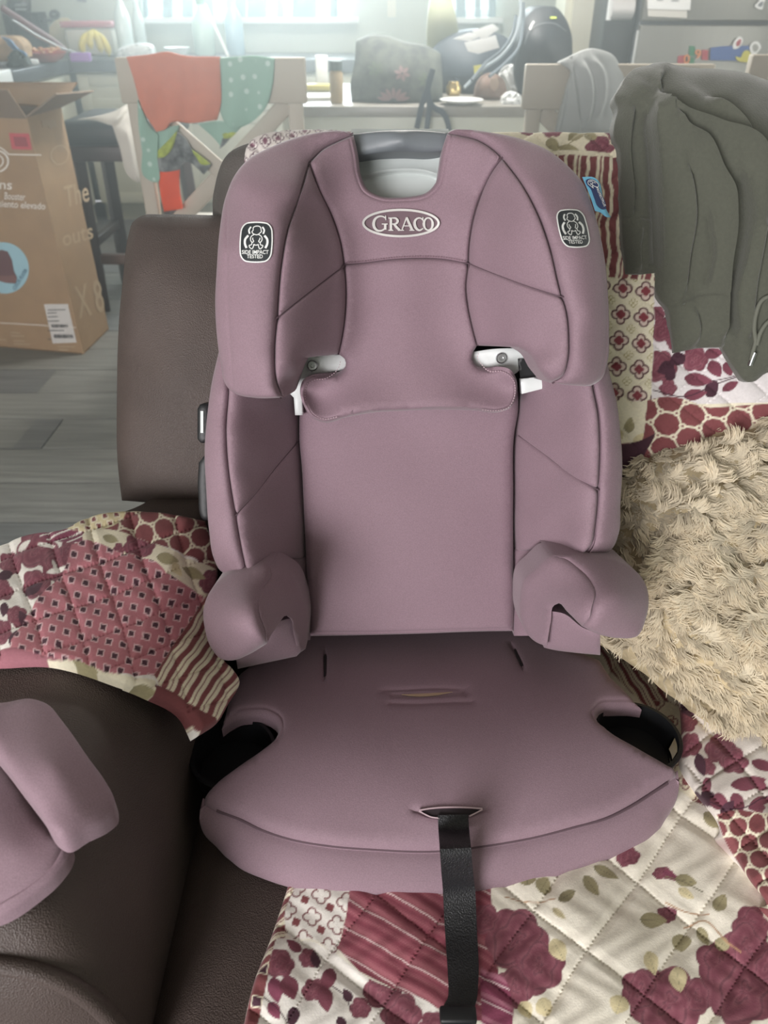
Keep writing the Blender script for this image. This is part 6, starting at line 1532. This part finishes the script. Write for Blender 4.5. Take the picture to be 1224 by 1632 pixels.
for nm, out, ins, m_, lab in (('sticker', [(1168, 74), (1172, 64), (1180, 58), (1184, 62), (1181, 72), (1174, 78), (1169, 78)], [(1173, 72), (1176, 65), (1181, 62), (1180, 70), (1175, 74)], RED, 'white-edged red oval sticker above the blue pouch'),
                               ('sticker', [(1195, 76), (1199, 68), (1207, 66), (1213, 76), (1207, 84), (1203, 90), (1202, 100), (1197, 99), (1198, 88)], [(1199, 76), (1202, 70), (1207, 71), (1209, 77), (1203, 83)], STL, 'white-edged grey sticker right of the blue pouch'),
                               ('sticker', [(1203, 10), (1210, 2), (1212, -4), (1220, -3), (1217, 6), (1215, 15), (1208, 14)], [(1208, 9), (1212, 4), (1216, 2), (1213, 11)], M['dark_grey_plastic'], 'white-edged grey sticker on the upper fridge door')):
    o = magnet(nm, out, M['label_white'], lab, 'sticker', .013)
    V, F = g_pad(ins, FF, .0145, thick=.001, dip=0, step=5); mk('sticker_print', V, F, m_, o, fix=True)
magnet('yellow_magnet', [(1172, 90), (1180, 92), (1186, 82), (1192, 80), (1197, 92), (1194, 98), (1184, 99), (1175, 96)], YEL, 'yellow bow-shaped magnet at the right of the blue pouch', 'magnet', .016)
wd = thing('water_dispenser', (1.15, 4.4, 0), 'black water dispenser with silver tap panel left of the fridge', 'dispenser')
box('body', 1.045, 1.19, 4.26, 4.6, 0, 1.6, M['black_plastic'], wd, bev=.01)
V, F = g_tube([(1.065, 4.262, 1.085), (1.17, 4.262, 1.085)], .045, 18); mk('silver_panel', V, F, M['silver'], wd)
V, F = g_tube([(1.06, 4.25, 1.04), (1.06, 4.25, 1.13)], .012, 10); mk('tap', V, F, M['white_plastic'], wd)
V, F = g_box((1.005, 4.62, ZC / 2), (.13, .22, ZC), bev=.004); struct('trim_2', V, F, TRIMM)
V, F = g_box((.93, 4.66, ZC / 2), (.05, .26, ZC), bev=.004); struct('trim_3', V, F, mat('pale_cream_gloss', '#dad8c2', .5))
ic = thing('wall_intercom', at_y(np.array(908.), np.array(40.), 5.33), 'white intercom handset fixed on the back wall', 'intercom')
vpad('body', [(893, -20, 1), (926, -20, 1), (926, 44, 1), (893, 40, 1)], 5.33, M['white_plastic'], ic, .03, .0, dip=.006); vpad('handset', [(899, -20, 1), (918, -20, 1), (918, 36, 1), (904, 36, 1)], 5.30, M['pale_plastic'], ic, .02, .0, dip=.006)
WB = TOPZ + .001
lathe_thing('brown_jug', [(.03, 0), (.05, .03), (.05, .07), (.03, .10), (.034, .115)], at_z(np.array(918.), np.array(92.), WB), mat('brown_stoneware', '#7a5c42', .4), 'brown stoneware jug at the right end of the worktop', 'jug')

# ---- on the worktop, left
def wk(u, v): return at_z(np.array(float(u)), np.array(float(v)), WB)
bn = thing('banana_bunch', wk(150, 92), 'bunch of yellow bananas standing on the dark worktop', 'bananas')
YB_ = mat('banana_skin', '#c9b53a', .5, .15, 20); stem = np.array(at_y(np.array(149.), np.array(48.), 4.86))
for k_, tip in enumerate(((134, 86), (146, 78), (162, 84), (174, 89))):
    e1 = at_y(np.array(float(tip[0])), np.array(float(tip[1])), 4.80 + .02 * k_); mid = (stem + e1) / 2 + np.array([(-.05, -.015, .02, .045)[k_], -.03, .01])
    t_ = np.linspace(0, 1, 12)[:, None]; P_ = (1 - t_) ** 2 * stem + 2 * t_ * (1 - t_) * mid + t_ ** 2 * e1
    V, F = g_tube(P_, np.interp(np.linspace(0, 1, 12), [0, .15, .3, .8, .95, 1], [.007, .010, .019, .019, .010, .005]), 9); mk('banana', V, F, YB_, bn)
tu = thing('food_tub', wk(146, 84), 'pale plastic food tub with pink lid behind the bananas', 'tub')
box('tub', *(lambda p: (p[0] - .14, p[0] + .13, p[1] + .02, p[1] + .22, WB, WB + .135))(wk(146, 90)), mat('cloudy_plastic', '#c4beb0', .3), tu, bev=.02)
box('lid', *(lambda p: (p[0] - .15, p[0] + .14, p[1] + .01, p[1] + .23, WB + .136, WB + .165))(wk(146, 90)), mat('pink_lid', '#b2626e', .4), tu, bev=.008)
def bottle(u, v, h, r, m, capm, label, lab2=None):
    c = wk(u, v); b = thing('bottle', c, label, 'bottle', 'bottles on the back worktop')
    V, F = g_lathe([(r * .9, 0), (r, .008), (r, h * .55), (r * .8, h * .66), (r * .38, h * .80), (r * .36, h * .93)], c); mk('glass', V, F, m, b)
    V, F = g_lathe([(r * .42, h * .90), (r * .42, h), (r * .3, h * 1.005)], c); mk('cap', V, F, capm, b)
    return b
GLG = mat('pale_green_glass', '#a9c2b4', .15, spec=.8); GLB = mat('pale_blue_glass', '#8fb0c0', .15, spec=.8); GLC = mat('clear_glass', '#c6d2cf', .12, spec=.8)
bottle(204, 90, .315, .045, GLC, M['silver'], 'clear bottle with silver cap, leftmost bottle on the worktop')
bottle(228, 86, .28, .033, GLC, M['pale_plastic'], 'slim clear bottle right of the silver-capped bottle')
bottle(328, 88, .27, .060, GLG, GREEN, 'wide pale green bottle below the window')
bottle(377, 88, .30, .052, GLB, mat('blue_cap', '#5b7fa6', .4), 'blue-tinted bottle right of the pale green bottle')
V, F = g_tube([wk(364, 92) + [0, 0, .005], at_y(np.array(327.), np.array(8.), 5.25)], .008, 8); props(mk('stick', V, F, CREAMC), 'long pale stick leaning on the window behind the bottles', 'stick')
pf = thing('plastic_wrap', wk(212, 90), 'crumpled clear plastic wrap left of the orange shirt', 'wrap')
vpad('wrap', [(184, 92, 1), (188, 78), (202, 72), (220, 70), (238, 74), (243, 92, 1)], 4.80, M['white_plastic'], pf, .08, 0.02, dip=.012, dipw=4, step=5, extra=lambda u, v, d: .012 * np.sin(u * .5 + v * .3) * np.sin(v * .6 - u * .2))
lathe_thing('white_bowl', [(.03, 0), (.05, .02), (.07, .05), (.066, .05), (.04, .02)], wk(284, 92), M['white_plastic'], 'small white bowl above the orange shirt', 'bowl')
cb = thing('cutting_board', wk(94, 84), 'cream cutting board leaning on the wall by the pot', 'board'); 
vpad('board', [(78, 45, 1), (84, 36), (104, 28), (111, 32, 1), (112, 82, 1), (80, 82, 1)], 5.12, mat('cream_board', '#c9bb9b', .6), cb, .018, 0, dip=.003)
pt = thing('steel_pot', wk(50, 84), 'large dark steel pot with reflective sides on the worktop', 'pot')
V, F = g_lathe([(.11, 0), (.12, .01), (.122, .20), (.126, .205), (.118, .205), (.116, .01)], wk(52, 84)); mk('pot', V, F, mat('dark_steel', '#5f6062', .22, metal=.9), pt)
V, F = g_tube([wk(52, 84) + [.12, 0, .16], wk(52, 84) + [.155, -.01, .165], wk(52, 84) + [.155, -.03, .165], wk(52, 84) + [.12, -.04, .16]], .008, 8); mk('handle', V, F, M['black_plastic'], pt)
sn = thing('saute_pan', wk(60, 84), 'dark red-handled pan leaning down across the steel pot', 'pan')
Pq = at_y(np.array([2., 40., 80., 104.]), np.array([12., 37., 62., 78.]), np.array([4.55, 4.62, 4.68, 4.72])); V, F = g_tube(Pq, [.016, .018, .016, .010], 8); mk('handle', V, F, mat('maroon_handle', '#6a4248', .35), sn)
Pq = at_y(np.array([20., 60., 100., 122.]), np.array([32., 58., 78., 84.]), np.array([4.53, 4.60, 4.66, 4.70])); V, F = g_tube(Pq, [.006, .008, .007, .004], 8); mk('edge', V, F, M['steel'], sn)
rb = thing('salad_bowl', wk(73, 98), 'shallow red bowl of salad on the worktop edge', 'bowl')
V, F = g_lathe([(.05, 0), (.09, .018), (.115, .045), (.110, .045), (.085, .022), (.001, .010)], wk(73, 99), 24, False); mk('bowl', V, F, mat('red_translucent_plastic', '#b5453f', .3), rb)
rr = random.Random(3); ps = []
for _ in range(26):
    ps.append(g_box(wk(73, 99) + [rr.uniform(-.07, .07), rr.uniform(-.07, .07), .045 + rr.uniform(0, .018)], (.022, .016, .010), rr.uniform(0, 3), bev=.003))
V, F = join(ps); props(mk('salad', V, F, mat('salad', '#c9b27a', .6, .6, 60, c2='#b5604c'), rb), kind='stuff')
V, F = g_box(wk(127, 99) + [0, .03, .02], (.10, .05, .04), .1, bev=.006); props(mk('purple_packet', V, F, mat('purple_packet', '#8d5aa8', .5)), 'purple packet on the worktop left of the bananas', 'packet')
bb = thing('bread_bag', wk(18, 96), 'loaf of bread in a blue plastic bag at the left edge', 'bread')
vpad('loaf', [(-30, 98, 1), (-28, 62), (0, 58), (22, 60), (34, 70), (38, 92, 1), (10, 98)], 4.30, mat('bread_crust', '#a98a68', .8, .3, 30), bb, .10, surf([(-30, 98, 0), (38, 92, 0), (5, 75, .04), (0, 58, 0)]), dip=.012, dipw=6)
vpad('bag_film', [(0, 58, 1), (14, 62), (28, 78), (42, 88), (40, 95, 1), (30, 96), (18, 82), (8, 66)], 4.25, mat('blue_film', '#5b8fc4', .3), bb, .01, surf([(0, 58, .01), (40, 95, 0), (22, 76, .03)]), dip=.003)
lathe_thing('pepper_mill', [(.022, 0), (.026, .01), (.016, .04), (.020, .06), (.022, .08), (.012, .095)], wk(5, 104), M['white_plastic'], 'small white mill before the bread bag', 'mill')
dl = thing('dark_cloth', wk(30, 106), 'dark crumpled leaves or cloth beside the red bowl', 'cloth')
vpad('heap', [(10, 106, 1), (12, 90), (22, 80), (32, 84), (44, 104, 1), (28, 108)], 4.18, mat('dark_green_grey', '#39423f', .8, .3, 50), dl, .05, 0.01, dip=.012, dipw=4, step=5, extra=lambda u, v, d: .010 * np.sin(u * .7) * np.sin(v * .5))
V, F = g_box(wk(45, 104) + [0, .02, .012], (.09, .06, .024), .4, bev=.008); props(mk('napkin', V, F, M['label_white']), 'crumpled white napkin in front of the red bowl', 'napkin')
kt = thing('utensil_rack', at_y(np.array(28.), np.array(20.), 5.3), 'shiny steel utensils hanging on the wall above the pot', 'utensil')
vpad('rack', [(12, -20, 1), (44, -20, 1), (44, 20, 1), (24, 23), (14, 18)], 5.30, mat('dark_pan_steel', '#4c4e50', .25, metal=.8), kt, .04, 0.02, dip=.01, dipw=5)
for y in (8, 15):
    V, F = g_ribbon(np.array([(24, y), (42, y)]), 3, VF(5.30), surf(.02), .004, thick=.004); mk('ring', V, F, M['steel'], kt)
tq = np.linspace(0, 2 * math.pi, 24); V, F = g_tube(at_y(87 + 6 * np.cos(tq), 23 + 4.5 * np.sin(tq), 5.325), .010, 7); props(mk('wall_hook_ring', V, F, M['black_plastic']), 'black ring hanging on the back wall above the board', 'ring')
pk = thing('wall_socket', at_y(np.array(125.), np.array(-2.), 5.34), 'dark socket on the back wall above the food tub', 'socket')
vpad('plate', [(122, -14, 1), (137, -14, 1), (137, 4, 1), (122, 2, 1)], 5.34, M['dark_grey_plastic'], pk, .012, .0, dip=.003)

# ---- curtains before the windows
cw = mat('pale_blue_curtain', '#7f9aa2', .9, .08, 20)
ct = thing('strip_curtain', (-.8, 5.29, 1.05), 'pale blue strip curtain before the wide window', 'curtain')
for a, b, y in ((228, 236, 26), (259, 275, 30), (290, 308, 27), (325, 340, 27), (360, 392, 32), (394, 425, 30), (441, 452, 27), (466, 504, 33), (526, 538, 27)):
    vpad('strip', [(a - 1, -60, 1), (b + 1, -60, 1), (b, y, 1), ((a + b) / 2, y + 4), (a, y, 1)], 5.29, cw, ct, .01, surf([(a, -60, 0), (b, -60, 0), ((a + b) / 2, -20, .02), (a, y, 0), (b, y, .005)]), dip=.003, step=9)
c2 = thing('narrow_curtain', (.49, 5.29, 1.05), 'pale blue curtain strips before the narrow window', 'curtain')
for a, b, y in ((698, 716, 30), (727, 742, 29), (757, 766, 29), (778, 790, 26)):
    vpad('strip', [(a, -60, 1), (b, -60, 1), (b, y, 1), ((a + b) / 2, y + 4), (a, y, 1)], 5.29, cw, c2, .01, .0, dip=.003, step=9)

# ---- added haze volume imitating lens glare between the windows and the sofa
hm = bpy.data.materials.new('lens_glare_haze'); hm.use_nodes = True; nt = hm.node_tree; nt.nodes.clear()
ou = nt.nodes.new('ShaderNodeOutputMaterial'); vs_ = nt.nodes.new('ShaderNodeVolumeScatter'); nt.links.new(vs_.outputs[0], ou.inputs['Volume'])
vs_.inputs['Color'].default_value = (.93, 1.0, .99, 1); vs_.inputs['Density'].default_value = .12; vs_.inputs['Anisotropy'].default_value = .70
V, F = g_box(((XL + XR) / 2, 2.95, ZC / 2), (XR - XL - .02, 4.7, ZC - .02)); hz = mk('haze', V, F, hm, None, smooth=False); hz['kind'] = 'stuff'
props(hz, 'added haze volume imitating lens glare before the kitchen windows', 'haze')
